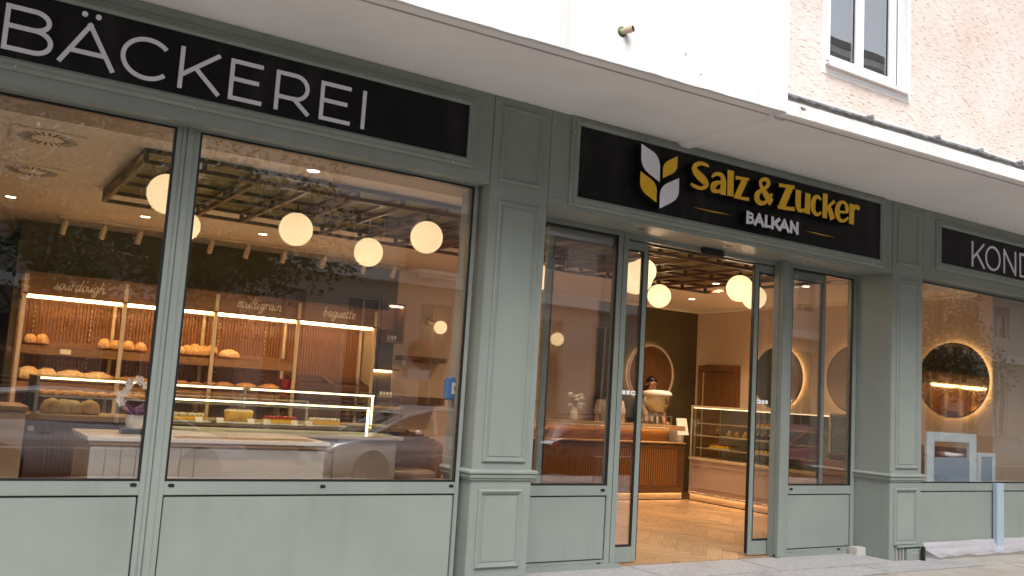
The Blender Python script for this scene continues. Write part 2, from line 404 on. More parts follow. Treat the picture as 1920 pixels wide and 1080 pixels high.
# room shell
cl = MB().box(-3, RX+.15, .42, 7.0, CZ, CZ+.12); struct(cl.build('shop_ceiling', 'ceiling'))
LX0, LX1, LY0, LY1, LZ = 1.07, 7.98, 1.02, 2.78, 2.70
struct(MB().box(LX0+.01, LX1-.01, LY0+.01, LY1-.01, CZ-.006, CZ-.001).build('painted_ceiling_field', 'olive_ceiling'))
wb = struct(MB().box(.633, 4.95, CY, CY+.12, 0, CZ-.002).build('shop_wall_back', 'olive'))
struct(MB().box(4.95, 8.2, CY-.004, CY+.12, 0, CZ-.002).build('shop_wall_beige', 'beige_wall'))
struct(MB().box(8.2, RX, CY, CY+.12, 0, CZ-.002).build('shop_wall_olive', 'olive'))
struct(MB().box(RX, RX+.15, .42, CY+.12, 0, CZ-.002).build('shop_wall_right', 'beige_wall'))
struct(MB().box(-3.1, -3, .2, 7, 0, CZ-.002).build('shop_wall_left', 'beige_wall'))
lw_ = MB().box(-3, .633, 6.9, 7.0, 0, CZ-.002); lw_.box(.633, .72, CY+.12, 6.9, 0, CZ-.002)
struct(lw_.build('passage_wall', 'darkwall'))
struct(MB().box(-3, 3.9, .16, .50, CZ-.055, CZ-.003).build('window_header_inside', 'header_in'))
# cornice strip where the wall meets the ceiling
struct(MB().box(5.2, RX, CY-.03, CY-.005, CZ-.04, CZ-.004).box(RX-.03, RX-.002, .6, CY-.031, CZ-.04, CZ-.004).build('ceiling_cove', 'ceiling'))
struct(MB().box(-3, 3.15, .16, .34, .60, .672).build('window_board_inside', 'lightwood'))
struct(MB().box(8.25, RX-.005, .16, .50, .60, .668).build('window_board_inside', 'lightwood'))

# ================================================================== BUILDING ABOVE AND CANOPY
def edge(x): return -1.005-.045*x           # the canopy edge runs slightly out of parallel
bl = thing('apartment_building', 'pink scratched render apartment building above the bakery canopy', 'building', (0, 0, 3.5))
wx0, wx1, wz0, wz1 = 6.70, 7.93, 4.56, 6.1
wall = MB()
wall.box(-3.2, wx0, 0, .3, 3.54, 9).box(wx1, 14, 0, .3, 3.54, 9).box(wx0, wx1, 0, .3, 3.54, wz0).box(wx0, wx1, 0, .3, wz1, 9)
wall.build('wall', 'kratzputz', bl)
MB().box(-3.2, 14, .3, 9, 3.44, 9).build('upper_storeys', 'shell', bl)
MB().box(11.502, 14, .02, 8.9, -.02, 3.4185).build('ground_floor_wall', 'kratzputz', bl)
MB().box(-6, -3.102, .02, 8.9, -.02, 3.4185).build('ground_floor_wall', 'kratzputz', bl)
# painted white surround, frame, panes, sill
wf = MB(); wf.rectring(wx0+.001, wx1-.001, wz0-.05, wz1-.001, 0, [(.055, -.002), (.055, .008), (0, .008), (0, -.12)])
wfo = wf.build('window', 'pvcwhite', bl)
fr = MB()
fr.box(wx0, wx0+.06, .06, .13, wz0, wz1).box(wx1-.06, wx1, .06, .13, wz0, wz1).box(wx0+.06, wx1-.06, .06, .13, wz0, wz0+.06).box(wx0+.06, wx1-.06, .06, .13, wz1-.06, wz1)
fr.build('frame', 'pvcwhite', wfo, bevel=.006)
xm = (wx0+wx1)/2-.06
for a, b_ in ((wx0+.062, xm-.004), (xm+.004, wx1-.16)):
    s_ = MB(); s_.box(a, a+.055, .045, .10, wz0+.062, wz1-.062).box(b_-.055, b_, .045, .10, wz0+.062, wz1-.062).box(a+.055, b_-.055, .045, .10, wz0+.062, wz0+.12).box(a+.055, b_-.055, .045, .10, wz1-.12, wz1-.062)
    s_.build('sash', 'pvcwhite', wfo, bevel=.006)
    MB().box(a+.055, b_-.055, .070, .076, wz0+.12, wz1-.12).build('pane', 'winglass', wfo)
    g = MB(); g.rectring(a+.057, b_-.057, wz0+.122, wz1-.122, .068, [(-.012, -.004), (-.012, .004), (.0, .004)]); g.build('gasket', 'gasket', wfo)
gg = MB().box(wx1-.155, wx1-.10, .05, .11, wz0+.062, wz1-.062); gg.build('guide_rail', 'pvcwhite', wfo)
MB().box(wx1-.098, wx1-.082, .058, .1, wz0+.062, wz1-.062).build('gasket', 'gasket', wfo)
cu = MB(); N = 60
cu.add([(wx0+.05+(wx1-wx0-.1)*i/N, .16+.018*math.sin(i*1.3), z) for z in (wz0+.06, wz1) for i in range(N+1)], [(i, i+1, N+2+i, N+1+i) for i in range(N)], True)
cu.build('curtain', 'curtain', wfo)
MB().box(wx0+.002, wx1-.002, .28, .297, wz0, wz1).build('dark_room', 'darkwall', wfo)
si = MB(); si.prism([(wx0-.02, .05, wz0+.006), (wx0-.02, -.075, wz0-.014), (wx0-.02, -.075, wz0-.050), (wx0-.02, -.065, wz0-.050), (wx0-.02, -.062, wz0-.022), (wx0-.02, .05, wz0-.012)], (wx1-wx0+.04, 0, 0))
si.build('sill', 'pvcwhite', wfo, bevel=.002)

cn = thing('canopy', 'pale rendered canopy slab projecting over the bakery shopfront', 'canopy', (0, 0, 3.42))
# soffit between wall and drip groove, then a lip that steps down to the edge
def quadprism(m, x0, x1, ya0, ya1, yb0, yb1, z0, z1):
    m.add([(x0, ya0, z0), (x1, ya1, z0), (x1, yb1, z0), (x0, yb0, z0), (x0, ya0, z1), (x1, ya1, z1), (x1, yb1, z1), (x0, yb0, z1)],
          [(0, 1, 2, 3), (7, 6, 5, 4), (4, 5, 1, 0), (5, 6, 2, 1), (6, 7, 3, 2), (7, 4, 0, 3)])
X0, X1 = -6, 16
e = MB(); quadprism(e, X0, X1, .1, .1, edge(X0)+.02, edge(X1)+.02, 3.42, 3.53); e.build('soffit', 'soffit', cn)
e = MB()
e.add([(X0, edge(X0)+.21, 3.419), (X1, edge(X1)+.21, 3.419), (X1, edge(X1)+.19, 3.405), (X0, edge(X0)+.19, 3.405), (X1, edge(X1)+.10, 3.398), (X0, edge(X0)+.10, 3.398), (X1, edge(X1)+.09, 3.385), (X0, edge(X0)+.09, 3.385),
       (X1, edge(X1)+.02, 3.365), (X0, edge(X0)+.02, 3.365), (X1, edge(X1)+.0, 3.352), (X0, edge(X0)+.0, 3.352), (X1, edge(X1), 3.43), (X0, edge(X0), 3.43)],
      [(0, 1, 2, 3), (3, 2, 4, 5), (5, 4, 6, 7), (7, 6, 8, 9), (9, 8, 10, 11), (11, 10, 12, 13)])
e.build('edge_lip', 'soffit', cn)
e = MB(); quadprism(e, X0, X1, edge(X0)+.235, edge(X1)+.235, edge(X0)+.208, edge(X1)+.208, 3.4135, 3.4185); e.build('drip_groove', 'dripline', cn)
MB().add([(4.90, -.005, 3.419), (4.90, -1.0, 3.419), (4.93, -1.0, 3.395), (5.02, -1.0, 3.395), (5.05, -1.0, 3.419), (5.05, -.005, 3.419), (4.93, -.005, 3.388), (5.02, -.005, 3.388)],
         [(0, 1, 2, 6), (6, 2, 3, 7), (7, 3, 4, 5), (1, 4, 3, 2), (0, 6, 7, 5)]).build('soffit_rib', 'soffit', cn)
# white fascia board east of the parapet
PX = 4.785
e = MB(); quadprism(e, PX+.002, X1, edge(PX)-.004, edge(X1)-.004, edge(PX)+.03, edge(X1)+.03, 3.356, 3.452); e.build('fascia', 'fascia_white', cn)
e = MB(); quadprism(e, PX+.002, X1, edge(PX)+.012, edge(X1)+.012, edge(PX)+.05, edge(X1)+.05, 3.4535, 3.478); e.build('fascia_strip', 'fascia_white', cn)
MB().prism([(4.93, edge(4.93)-.006, 3.432), (4.985, edge(4.985)-.006, 3.430), (4.98, edge(4.98)-.006, 3.415), (4.95, edge(4.95)-.006, 3.408), (4.935, edge(4.93)-.006, 3.42)], (0, .006, 0)).build('spalled_patch', 'lead', cn)
# torn lead flashing along the top
random.seed(3)
e = MB(); x = PX+.01; rows = []
while x < X1:
    k = noise.noise((x*2.1, 0, 0)); k2 = noise.noise((x*9, 3, 0)); lift = .010*math.sin(x*3)
    y = edge(x)
    rows.append([(x, y+.50, 3.515), (x, y+.03, 3.508+lift*.3), (x, y-.012-.012*k, 3.500+lift*.4), (x, y-.020-.012*k, 3.482+.009*k2+lift*.3), (x, y-.012-.012*k, 3.470+.012*k2+lift*.2), (x, y-.002-.012*k, 3.476+.012*k2)])
    x += .018
vs_ = [p for r in rows for p in r]; k = 6
e.add(vs_, [(i*k+j, (i+1)*k+j, (i+1)*k+j+1, i*k+j+1) for i in range(len(rows)-1) for j in range(k-1)], True)
e.build('lead_flashing', 'lead', cn)
for xx in (5.62, 6.4, 6.95, 7.5, 8.3, 9.0):
    y = edge(xx)
    MB().add([(xx, y-.02, 3.50), (xx+.07, y-.02, 3.50), (xx+.06, y-.012, 3.535), (xx+.0, y+.05, 3.52), (xx+.07, y+.05, 3.52)], [(0, 1, 2), (0, 2, 3), (1, 4, 2), (2, 4, 3), (0, 3, 4, 1)]).build('lead_clip', 'lead', cn)

pa = thing('balcony_parapet', 'white rendered balcony parapet above the canopy with a drain spout', 'parapet', (0, -1.1, 3.35))
e = MB(); NX = 120; bot = []
for i in range(NX+1):
    x = -6+(PX+6)*i/NX; bot.append((x, edge(x)-.022, 3.357+.006*noise.noise((x*6, 0, 0))+.003*noise.noise((x*25, 1, 0))))
top = [(x, y, 6.2) for x, y, z in bot]
e.add(bot+top, [(i, i+1, NX+2+i, NX+1+i) for i in range(NX)])
e.add([bot[-1], (PX, edge(PX)+.14, 3.362), (PX, edge(PX)+.14, 6.2), top[-1]], [(0, 1, 2, 3)])
e.add(bot+[(x, y+.10, 3.40) for x, y, z in bot], [(i, NX+1+i, NX+2+i, i+1) for i in range(NX)])
e.build('parapet_wall', 'parapet', pa)
pp = P(1166, 60, y=edge(3.3)-.022)
e = MB(); a = pp+Vector((0, .02, .004)); b_ = pp+Vector((.032, -.068, .009))
e.tube([a, a+(b_-a)*.3, b_], [.024, .021, .021], 14); e.build('drain_spout', 'stone', pa)
MB().lathe([(.034, -.004), (.036, .004), (.024, .006)], pp, 14, 'Y').build('spout_collar', 'stemgreen', pa)
e = MB(); d_ = (b_-a).normalized(); e.tube([b_-d_*.012, b_+d_*.0015], .0165, 14); e.build('spout_hole', 'gasket', pa)
for k, (ax, h) in enumerate(((-.008, .17), (.010, .21))):
    z0 = pp.z-.02; MB().prism([(pp.x+ax-.0016, pp.y-.0015, z0), (pp.x+ax+.0016, pp.y-.0015, z0), (pp.x+ax+.0008, pp.y-.0015, z0-h), (pp.x+ax-.0008, pp.y-.0015, z0-h)], (0, .001, 0)).build('rust_stain', 'kerb', pa)
for q in ((1286, 99), (1314, 138), (1336, 144), (1456, 126)):
    c = P(*q, y=edge(4)-.024); MB().prism([c+Vector((-.009, 0, 0)), c+Vector((.012, 0, -.003)), c+Vector((.008, 0, -.008)), c+Vector((-.004, 0, -.006))], (0, .003, 0)).build('chipped_spot', 'kerb', pa)
e = MB(); quadprism(e, PX-.09, PX-.055, edge(PX-.09)-.024, edge(PX-.055)-.024, edge(PX-.09)-.018, edge(PX-.055)-.018, 3.38, 6.2); e.build('corner_bead', 'parapet', pa)

# ================================================================== SHOPFRONT
sf = thing('shopfront', 'sage green panelled timber shopfront with piers and large display windows', 'shopfront', (5.7, 0, 0))
PL = [(3.175, 3.668), (7.740, 8.230)]
def moulding(m, x0, x1, z0, z1, y, w=.03, h=.016):
    m.rectring(x0+w, x1-w, z0+w, z1-w, y, [(w, 0), (w*.92, h*.6), (w*.7, h), (w*.45, h*.95), (w*.35, h*.55), (w*.1, h*.5), (0, 0)])
for i, (x0, x1) in enumerate(PL):
    d = .40
    m_ = MB().box(x0, x1, -.002, d, -.02, 3.4195)
    pr = m_.build('pier', 'sage', sf, bevel=.004)
    dx = x0-PL[0][0]; sc = (x1-x0)/(.493)
    def mo(a, b_, z0, z1, w, h, nm):
        q = MB(); moulding(q, x0+a*sc, x0+b_*sc, z0, z1, -.002, w, h); q.build(nm, 'sage', pr)
    mo(.073, .425, 2.803, 3.36, .034, .016, 'panel_moulding')
    mo(.073, .430, .836, 2.667, .034, .018, 'panel_moulding')
    mo(.062, .422, .125, .655, .034, .020, 'panel_moulding')
    MB().box(x0+.12*sc, x0+.375*sc, -.006, -.002, .88, 2.62).build('raised_panel', 'sage_panel', pr)
    MB().box(x0+.115*sc, x0+.37*sc, -.006, -.002, .17, .61).build('raised_panel', 'sage_panel', pr)
    c = MB()
    prof = [(0, .712), (.012, .716), (.014, .728), (.024, .734), (.026, .750), (.020, .756), (.034, .764), (.034, .776), (.026, .785), (0, .790)]
    pts = [(-1, d, 0), (-1, 0, 0), (1, 0, 0), (1, d, 0)]
    vs_ = []
    for px_, py_, _ in pts:
        for o_, z in prof:
            xx = (x0-o_) if px_ < 0 else (x1+o_); yy = -.002-o_ if py_ == 0 else d
            vs_.append((xx, yy, z))
    k = len(prof)
    c.add(vs_, [(s_*k+j, (s_+1)*k+j, (s_+1)*k+j+1, s_*k+j+1) for s_ in range(3) for j in range(k-1)])
    c.build('cap_moulding', 'sage', pr)
    if i == 0: MB().box(x0-.018, x1+.018, -.02, d-.01, -.02, .045).build('plinth', 'sage', pr, bevel=.006)
# fascias
for x0, x1, z0, dep in ((-3, 3.172, 2.769, .12), (3.671, 7.737, 2.697, .12), (8.233, 11.5, 2.735, .12)):
    MB().box(x0, x1, .0015, dep, z0, 3.4195).build('fascia_board', 'sage', sf, bevel=.003)
for x0, x1 in ((2.998, 3.172), (3.671, 3.852), (7.552, 7.737)):
    for z in (2.86 if x0 < 3 else 2.765, 3.31 if x0 < 3 else 3.352):
        MB().box(x0, x1, -.0012, .0015, z, z+.006).build('joint_bead', 'sage', sf)
MB().box(3.67, 7.739, .12, .43, 2.705, 2.76).build('entrance_soffit', 'sage', sf)
for q in ((1197, 431), (1365, 462), (1511, 490.5)):
    c = P(*q, z=2.705); dl = MB().lathe([(.045, 0), (.048, -.004), (.040, -.006), (.036, .0)], (c.x, .19, 2.7045), 18).build('recessed_spotlight', 'alu', sf)
    MB().lathe([(.034, 0), (.034, -.003)], (c.x, .19, 2.7035), 18).build('lens', 'gasket', dl)
# display windows (frame + pane + gasket + lower panel)
def gasket(x0, x1, z0, z1, y, w, par): 
    q = MB(); q.rectring(x0, x1, z0, z1, y, [(0, .006), (-w, .006), (-w, -.012), (0, -.012)]); return q.build('gasket', 'gasket', par)
def display(x0, x1, zt, name='display_window', right_open=False, yf=.105):
    """glazed bay between x0 and x1; glass bottom at .69"""
    zb, zr = .690, .612
    f_ = MB()
    f_.box(x0-.065, x0, yf, yf+.09, 0, zt+.03).box(x1, x1+.03, yf, yf+.09, 0, zt+.03)
    f_.box(x0, x1, yf, yf+.09, zr, zb).box(x0, x1, yf, yf+.09, zt, zt+.03).box(x0, x1, yf+.01, yf+.09, -.02, .05)
    w_ = f_.build(name, 'sage', sf, bevel=.003)
    MB().box(x0, x1, yf+.028, yf+.036, zb, zt).build('pane', 'shopglass', w_)
    gasket(x0, x1, zb, zt, yf+.012, .014, w_)
    MB().box(x0+.008, x1-.008, yf+.008, yf+.05, .058, zr-.010).build('riser_panel', 'sage_panel', w_, bevel=.003)
    MB().box(x0, x1, yf+.03, yf+.06, .05, zr).build('panel_backing', 'gasket', w_)
    return w_
w1 = display(-2.9, 1.075, 2.757)
w2 = display(1.208, 3.116, 2.757)
w4 = display(8.262, 11.45, 2.715)
MB().box(RX+.16, 11.5, .45, .60, 0, 2.9).build('lining_wall', 'beige_wall', sf)
MB().box(1.1055, 1.1425, .1065, .19, 0, 2.78).build('mullion_core', 'sage', sf)
MB().box(1.11, 1.175, .098, .105, 0, 2.78).box(1.128, 1.134, .094, .098, 0, 2.78).build('mullion_cover', 'sage', sf, bevel=.002)
for par, pts in ((w1, ((250, 909), )), (w2, ((321, 910), (605, 912), (846, 911))), ):
    for q in pts:
        c = P(*q, y=.104); MB().box(c.x-.018, c.x+.018, .098, .106, c.z-.009, c.z+.009).build('drain_cap', 'black_plastic', par, bevel=.004)
# side lights of the entrance
YS = .385
def sidelight(x0, x1, post_l, post_r):
    zb, zr, zt = .634, .556, 2.668
    f_ = MB().box(post_l, x0, YS, YS+.07, 0, 2.704).box(x1, post_r, YS, YS+.07, 0, 2.704).box(x0, x1, YS, YS+.07, zr, zb).box(x0, x1, YS, YS+.07, zt, 2.704).box(x0, x1, YS, YS+.07, 0, .055)
    w_ = f_.build('side_light', 'sage', sf, bevel=.003)
    MB().box(x0, x1, YS+.028, YS+.036, zb, zt).build('pane', 'shopglass', w_)
    gasket(x0, x1, zb, zt, YS+.012, .014, w_)
    MB().box(x0+.008, x1-.008, YS+.008, YS+.05, .063, zr-.010).build('riser_panel', 'sage_panel', w_, bevel=.003)
    MB().box(x0, x1, YS+.03, YS+.06, .055, zr).build('panel_backing', 'gasket', w_)
    MB().box(post_l, post_r+.03 if x0 < 5 else post_r, YS-.035, YS-.001, -.012, .028).build('foot_rail', 'sage', w_, bevel=.004)
    return w_
s1 = sidelight(3.70, 4.665, 3.671, 4.775)
s2 = sidelight(6.785, 7.68, 6.60, 7.737)
MB().box(4.715, 4.7195, YS-.0015, YS+.01, .03, 2.70).build('joint', 'gasket', s1)
MB().box(6.675, 6.6795, YS-.0015, YS+.01, .03, 2.70).build('joint', 'gasket', s2)
MB().box(6.60, 6.67, YS-.055, YS-.0015, .0, 2.703).build('door_post', 'sage', s2, bevel=.004)
for par, pts in ((s1, ((1130, 919), (1122, 1057))), (s2, ((1483, 917), (1480, 1038), (1572, 1030)))):
    for q in pts:
        c = P(*q, y=YS); MB().box(c.x-.02, c.x+.02, YS-.007, YS+.003, c.z-.010, c.z+.010).build('drain_cap', 'black_plastic', par, bevel=.003)
# head of the sliding door with track and radar sensor
MB().box(4.775, 6.60, .43, .50, 2.668, 2.80).build('door_head', 'sage', sf)
MB().box(4.0, 7.4, .505, .56, 2.655, 2.78).build('door_track', 'gasket', sf)
MB().box(4.8, 6.58, .562, .575, 2.672, 2.682).build('light_line', 'led_case', sf)
se = P(1337, 469, y=.40); tag(MB().box(se.x-.13, se.x+.13, .375, .43, 2.642, 2.703).build('door_sensor', 'black_plastic', bevel=.012), 'black radar sensor box under the entrance soffit above the sliding door', 'sensor')

# sliding leaves, each slid behind its side light
def leaf(x0, x1, lab, flip):
    t = thing('sliding_door', lab, 'door', ((x0+x1)/2, .47, 0), 'glass leaves of the sliding entrance door')
    y0, y1 = .462, .500; zt = 2.655
    f_ = MB().box(x0, x0+.048, y0, y1, .012, zt).box(x1-.048, x1, y0, y1, .012, zt).box(x0+.048, x1-.048, y0, y1, .012, .135).box(x0+.048, x1-.048, y0, y1, zt-.07, zt)
    f_.build('leaf_frame', 'sage', t, bevel=.003)
    MB().box(x0+.048, x1-.048, .478, .486, .135, zt-.07).build('pane', 'shopglass', t)
    gasket(x0+.048, x1-.048, .135, zt-.07, .470, .016, t)
    xe = x1 if not flip else x0
    MB().box(xe-.009 if flip else xe-.002, xe+.002 if flip else xe+.009, y0+.004, y1-.004, .03, zt-.01).build('edge_seal', 'gasket', t)
    cx = x1-.115 if not flip else x0+.135; sg = 1 if not flip else -1
    z = 1.385
    for k in range(2): 
        xx = cx-sg*(.075-.045*k); MB().box(xx-.017, xx+.017, .4765, .4778, z-.017, z+.017).build('sticker', 'pvcwhite', t)
    xx = cx+sg*.02
    MB().prism([(xx-sg*.02, .4765, z-.017), (xx+sg*.055, .4765, z-.017), (xx+sg*.075, .4765, z), (xx+sg*.055, .4765, z+.017), (xx-sg*.02, .4765, z+.017)], (0, .0012, 0)).build('sticker', 'pvcwhite', t)
    MB().box(xx-.008, xx+.045*sg, .4758, .4763, z-.004, z+.003).build('sticker_print', 'black_plastic', t)
    return t
leaf(4.02, 5.055, 'sliding glass door leaf standing open next to the taller left pier', False)
leaf(6.36, 7.36, 'sliding glass door leaf standing open behind the side light by the narrow pier', True)
bpy.data.objects['sliding_door']['label'] = 'sliding glass door leaf drawn open towards the BÄCKEREI sign'
bpy.data.objects['sliding_door.001']['label'] = 'sliding glass door leaf drawn open towards the sign beginning with KOND'
# odd plinth pieces at the right pier
x0, x1 = PL[1]
pb = thing('pier_foot', 'small grey fretted foot block under the right pier', 'block', ((x0+x1)/2, -.05, 0))
MB().box(x0+.08, x1+.01, -.035, -.0025, .105, .128).build('top_bead', 'sage_panel', pb, bevel=.004)
for k in range(3): MB().box(x0+.085+.05*k, x0+.105+.05*k, -.02, -.0025, -.02, .105).build('flute', 'shutter' if k != 1 else 'sage', pb)
MB().box(x0+.235, x1, -.03, -.0025, -.02, .09).build('block', 'sage_panel', pb, bevel=.006)
MB().box(x0+.29, x1-.03, -.033, -.029, .035, .055).build('slot', 'shutter', pb)
bb = P(1604, 1036, y=.30)
tag(MB().box(7.60, 7.735, .24, .34, -.016, .07).build('corner_block', 'greypanel', bevel=.006), 'small pale block on the ground in the corner beside the right pier', 'block')

# ================================================================== SIGNS
def smooth_pts(pts, n=6):
    """Catmull-Rom through (x, z, w)"""
    out = []
    for i in range(len(pts)-1):
        p0, p1, p2, p3 = pts[max(i-1, 0)], pts[i], pts[i+1], pts[min(i+2, len(pts)-1)]
        for k in range(n):
            t = k/n
            out.append(tuple(.5*((2*p1[j])+(-p0[j]+p2[j])*t+(2*p0[j]-5*p1[j]+4*p2[j]-p3[j])*t*t+(-p0[j]+3*p1[j]-3*p2[j]+p3[j])*t**3) for j in range(3)))
    out.append(pts[-1]); return out
def stroke(m, pts, y, depth, closed=False, k=0, square=True):
    """flat ribbon of varying width in the xz plane at y, extruded back by depth; pts = (x, z, w)"""
    y = y-.0004*k; n = len(pts); Lf = []; Rt = []
    for i in range(n):
        if closed: a, b_ = pts[i-1], pts[(i+1) % n]
        else: a, b_ = pts[max(i-1, 0)], pts[min(i+1, n-1)]
        dx, dz = b_[0]-a[0], b_[1]-a[1]; L = math.hypot(dx, dz) or 1; nx, nz = -dz/L, dx/L
        # mitre for straight polylines
        w = pts[i][2]/2
        if 0 < i < n-1 or closed:
            p_, c_, q_ = pts[i-1], pts[i], pts[(i+1) % n]
            d1 = (c_[0]-p_[0], c_[1]-p_[1]); d2 = (q_[0]-c_[0], q_[1]-c_[1]); l1 = math.hypot(*d1) or 1; l2 = math.hypot(*d2) or 1
            cs = (d1[0]*d2[0]+d1[1]*d2[1])/l1/l2; w = w/max(.55, math.sqrt(max(0, (1+cs)/2)))
        Lf.append((pts[i][0]+nx*w, y, pts[i][1]+nz*w)); Rt.append((pts[i][0]-nx*w, y, pts[i][1]-nz*w))
    vs_ = Lf+Rt+[(x, y+depth, z) for x, y, z in Lf]+[(x, y+depth, z) for x, y, z in Rt]
    fs = []; R = range(n if closed else n-1)
    for i in R:
        j = (i+1) % n
        fs += [(i, j, n+j, n+i), (2*n+i, 2*n+j, j, i), (n+i, n+j, 3*n+j, 3*n+i)]
    if not closed: fs += [(0, n, 3*n, 2*n), (n-1, 2*n+n-1, 3*n+n-1, n+n-1)]
    m.add(vs_, fs)
def arc(cx, cz, rx, rz, a0, a1, n=18): return [(cx+rx*math.cos(math.radians(a0+(a1-a0)*i/n)), cz+rz*math.sin(math.radians(a0+(a1-a0)*i/n))) for i in range(n+1)]
# caps glyphs in a unit box (0..1 wide, 0..1 tall): list of (points, closed)
GL = {
 'B': [[(0, 0), (0, 1)], [(0, 1), (.55, 1)]+arc(.58, .77, .34, .23, 90, -90)+[(0, .54)], [(0, .54), (.6, .54)]+arc(.64, .27, .36, .27, 90, -90)+[(0, 0)]],
 'A': [[(0, 0), (.5, 1)], [(.5, 1), (1, 0)], [(.17, .30), (.83, .30)]],
 'C': [arc(.56, .5, .56, .5, 42, 318, 30)],
 'K': [[(0, 0), (0, 1)], [(.95, 1), (.03, .32)], [(.38, .55), (1, 0)]],
 'E': [[(0, 0), (0, 1)], [(0, 1), (.97, 1)], [(0, .52), (.86, .52)], [(0, 0), (1, 0)]],
 'R': [[(0, 0), (0, 1)], [(0, 1), (.5, 1)]+arc(.56, .67, .40, .33, 90, -90)+[(0, .34)], [(.55, .34), (1, 0)]],
 'I': [[(.5, 0), (.5, 1)]],
 'O': [arc(.5, .5, .5, .5, 0, 360, 36)[:-1]],
 'N': [[(0, 0), (0, 1)], [(0, 1), (1, 0)], [(1, 0), (1, 1)]],
 'D': [[(0, 0), (0, 1)], [(0, 1), (.42, 1)]+arc(.42, .5, .58, .5, 90, -90)+[(0, 0)]],
 'L': [[(0, 1), (0, 0)], [(0, 0), (1, 0)]],
}
def glyph(par, ch, x0, x1, z0, z1, w, y, depth, m, dots=False, shear=0):
    q = MB(); k = 0; h = w/2
    for st in GL[ch]:
        closed = ch == 'O'
        pts = []
        for gx, gz in st:
            pts.append((x0+h+gx*(x1-x0-w)+shear*gz, z0+h+gz*(z1-z0-w), w))
        # stems and bars run to the full cap height
        if not closed and len(pts) == 2:
            a, b_ = pts; dx, dz = b_[0]-a[0], b_[1]-a[1]; L = math.hypot(dx, dz); e_ = h*.98
            a = (a[0]-dx/L*e_, a[1]-dz/L*e_, w); b_ = (b_[0]+dx/L*e_, b_[1]+dz/L*e_, w); pts = [a, b_]
        stroke(q, pts, y, depth, closed, k); k += 1
    if dots:
        for dx in (-.035, .035):
            c = ((x0+x1)/2+dx, y, z1+.045); n = 16
            q.prism([(c[0]+.0155*math.cos(2*math.pi*i/n), c[1], c[2]+.0155*math.sin(2*math.pi*i/n)) for i in range(n)], (0, depth, 0))
    return q.build('letter', m, par)
def signboard(name, label, x0, x1, z0, z1, w=.045):
    t = thing(name, label, 'sign', ((x0+x1)/2, 0, z0))
    MB().box(x0-.004, x1+.004, -.006, .001, z0-.004, z1+.004).build('panel', 'signblack', t)
    q = MB(); q.rectring(x0, x1, z0, z1, .0, [(w+.03, 0), (w+.028, .010), (w+.012, .018), (w, .018), (w-.004, .028), (w*.45, .032), (w*.35, .026), (.006, .022), (0, .018), (0, .0)])
    q.build('frame_moulding', 'sage', t); return t
def screws(t, pts):
    for px, py in pts:
        c = P(px, py, y=-.028); o_ = MB(); o_.ball((c.x, -.0285, c.z), .006, 8, 6, (1, .5, 1)); o_.build('screw', 'alu', t)
t1 = signboard('sign_board', 'long black sign reading BÄCKEREI in thin pale capitals', -.62, 2.966, 2.916, 3.290, .035)
def bx(px, py, y=-.012): return P(px, py, y=y).x
for ch, a, b_, du in (('B', bx(1, 90), bx(99.5, 85), 0), ('A', bx(107, 115), bx(213, 139), 1), ('C', bx(225.5, 107), bx(313, 150), 0), ('K', bx(332, 165), bx(410, 182), 0),
                      ('E', bx(426.5, 188), bx(489, 203), 0), ('R', bx(512.5, 207), bx(578, 222), 0), ('E', bx(597, 225), bx(655, 238), 0)):
    z1 = 3.209 if not du else 3.195
    glyph(t1, ch, a, b_, 2.957, 3.209, 0.0245, -.014, .009, 'letterwhite', dots=bool(du))
xa = bx(675, 243); glyph(t1, 'I', xa, xa+.029, 2.955, 3.209, 0.0245, -.014, .009, 'letterwhite')
t3 = signboard('sign_board', 'black sign beginning with KOND in thin pale capitals right of the narrow pier', 8.513, 11.2, 2.905, 3.276, .04)
for ch, a, b_ in (('K', 1822.5, 1846.5), ('O', 1848, 1876), ('N', 1882, 1905), ('D', 1912, 1938)):
    glyph(t3, ch, bx(a, 490), bx(b_, 490), 2.940, 3.208, .022, -.014, .009, 'letterwhite')
t2 = signboard('sign_board', 'black entrance sign reading Salz & Zucker BALKAN with a leaf emblem', 3.925, 7.535, 2.805, 3.352, .045)
screws(t1, ((29, 124), (365, 203), (850, 303), (863, 185), (430, 80), (679, 139))); screws(t2, ((1262, 433), (1402, 445), (1638, 493), (1079, 246)))
YL = -.075
def Z4(zx, zy, y=YL): 
    p = P(1060+zx/3.2, 220+zy/3.2, y=y); return (p.x, p.z)
def blacken(o):
    o.data.materials.append(MATS['signblack'])
    for p_ in o.data.polygons:
        if abs(p_.normal.y) < .9: p_.material_index = 1
    return o
def trace(par, strokes, m, y=YL, depth=.055, nm='letter'):
    q = MB()
    for k, st in enumerate(strokes):
        pts = [(*Z4(a, b_, y), w*.66) for a, b_, w in st]
        if len(pts) > 2: pts = smooth_pts(pts)
        stroke(q, pts, y, depth, False, k)
    return blacken(q.build(nm, m, par))
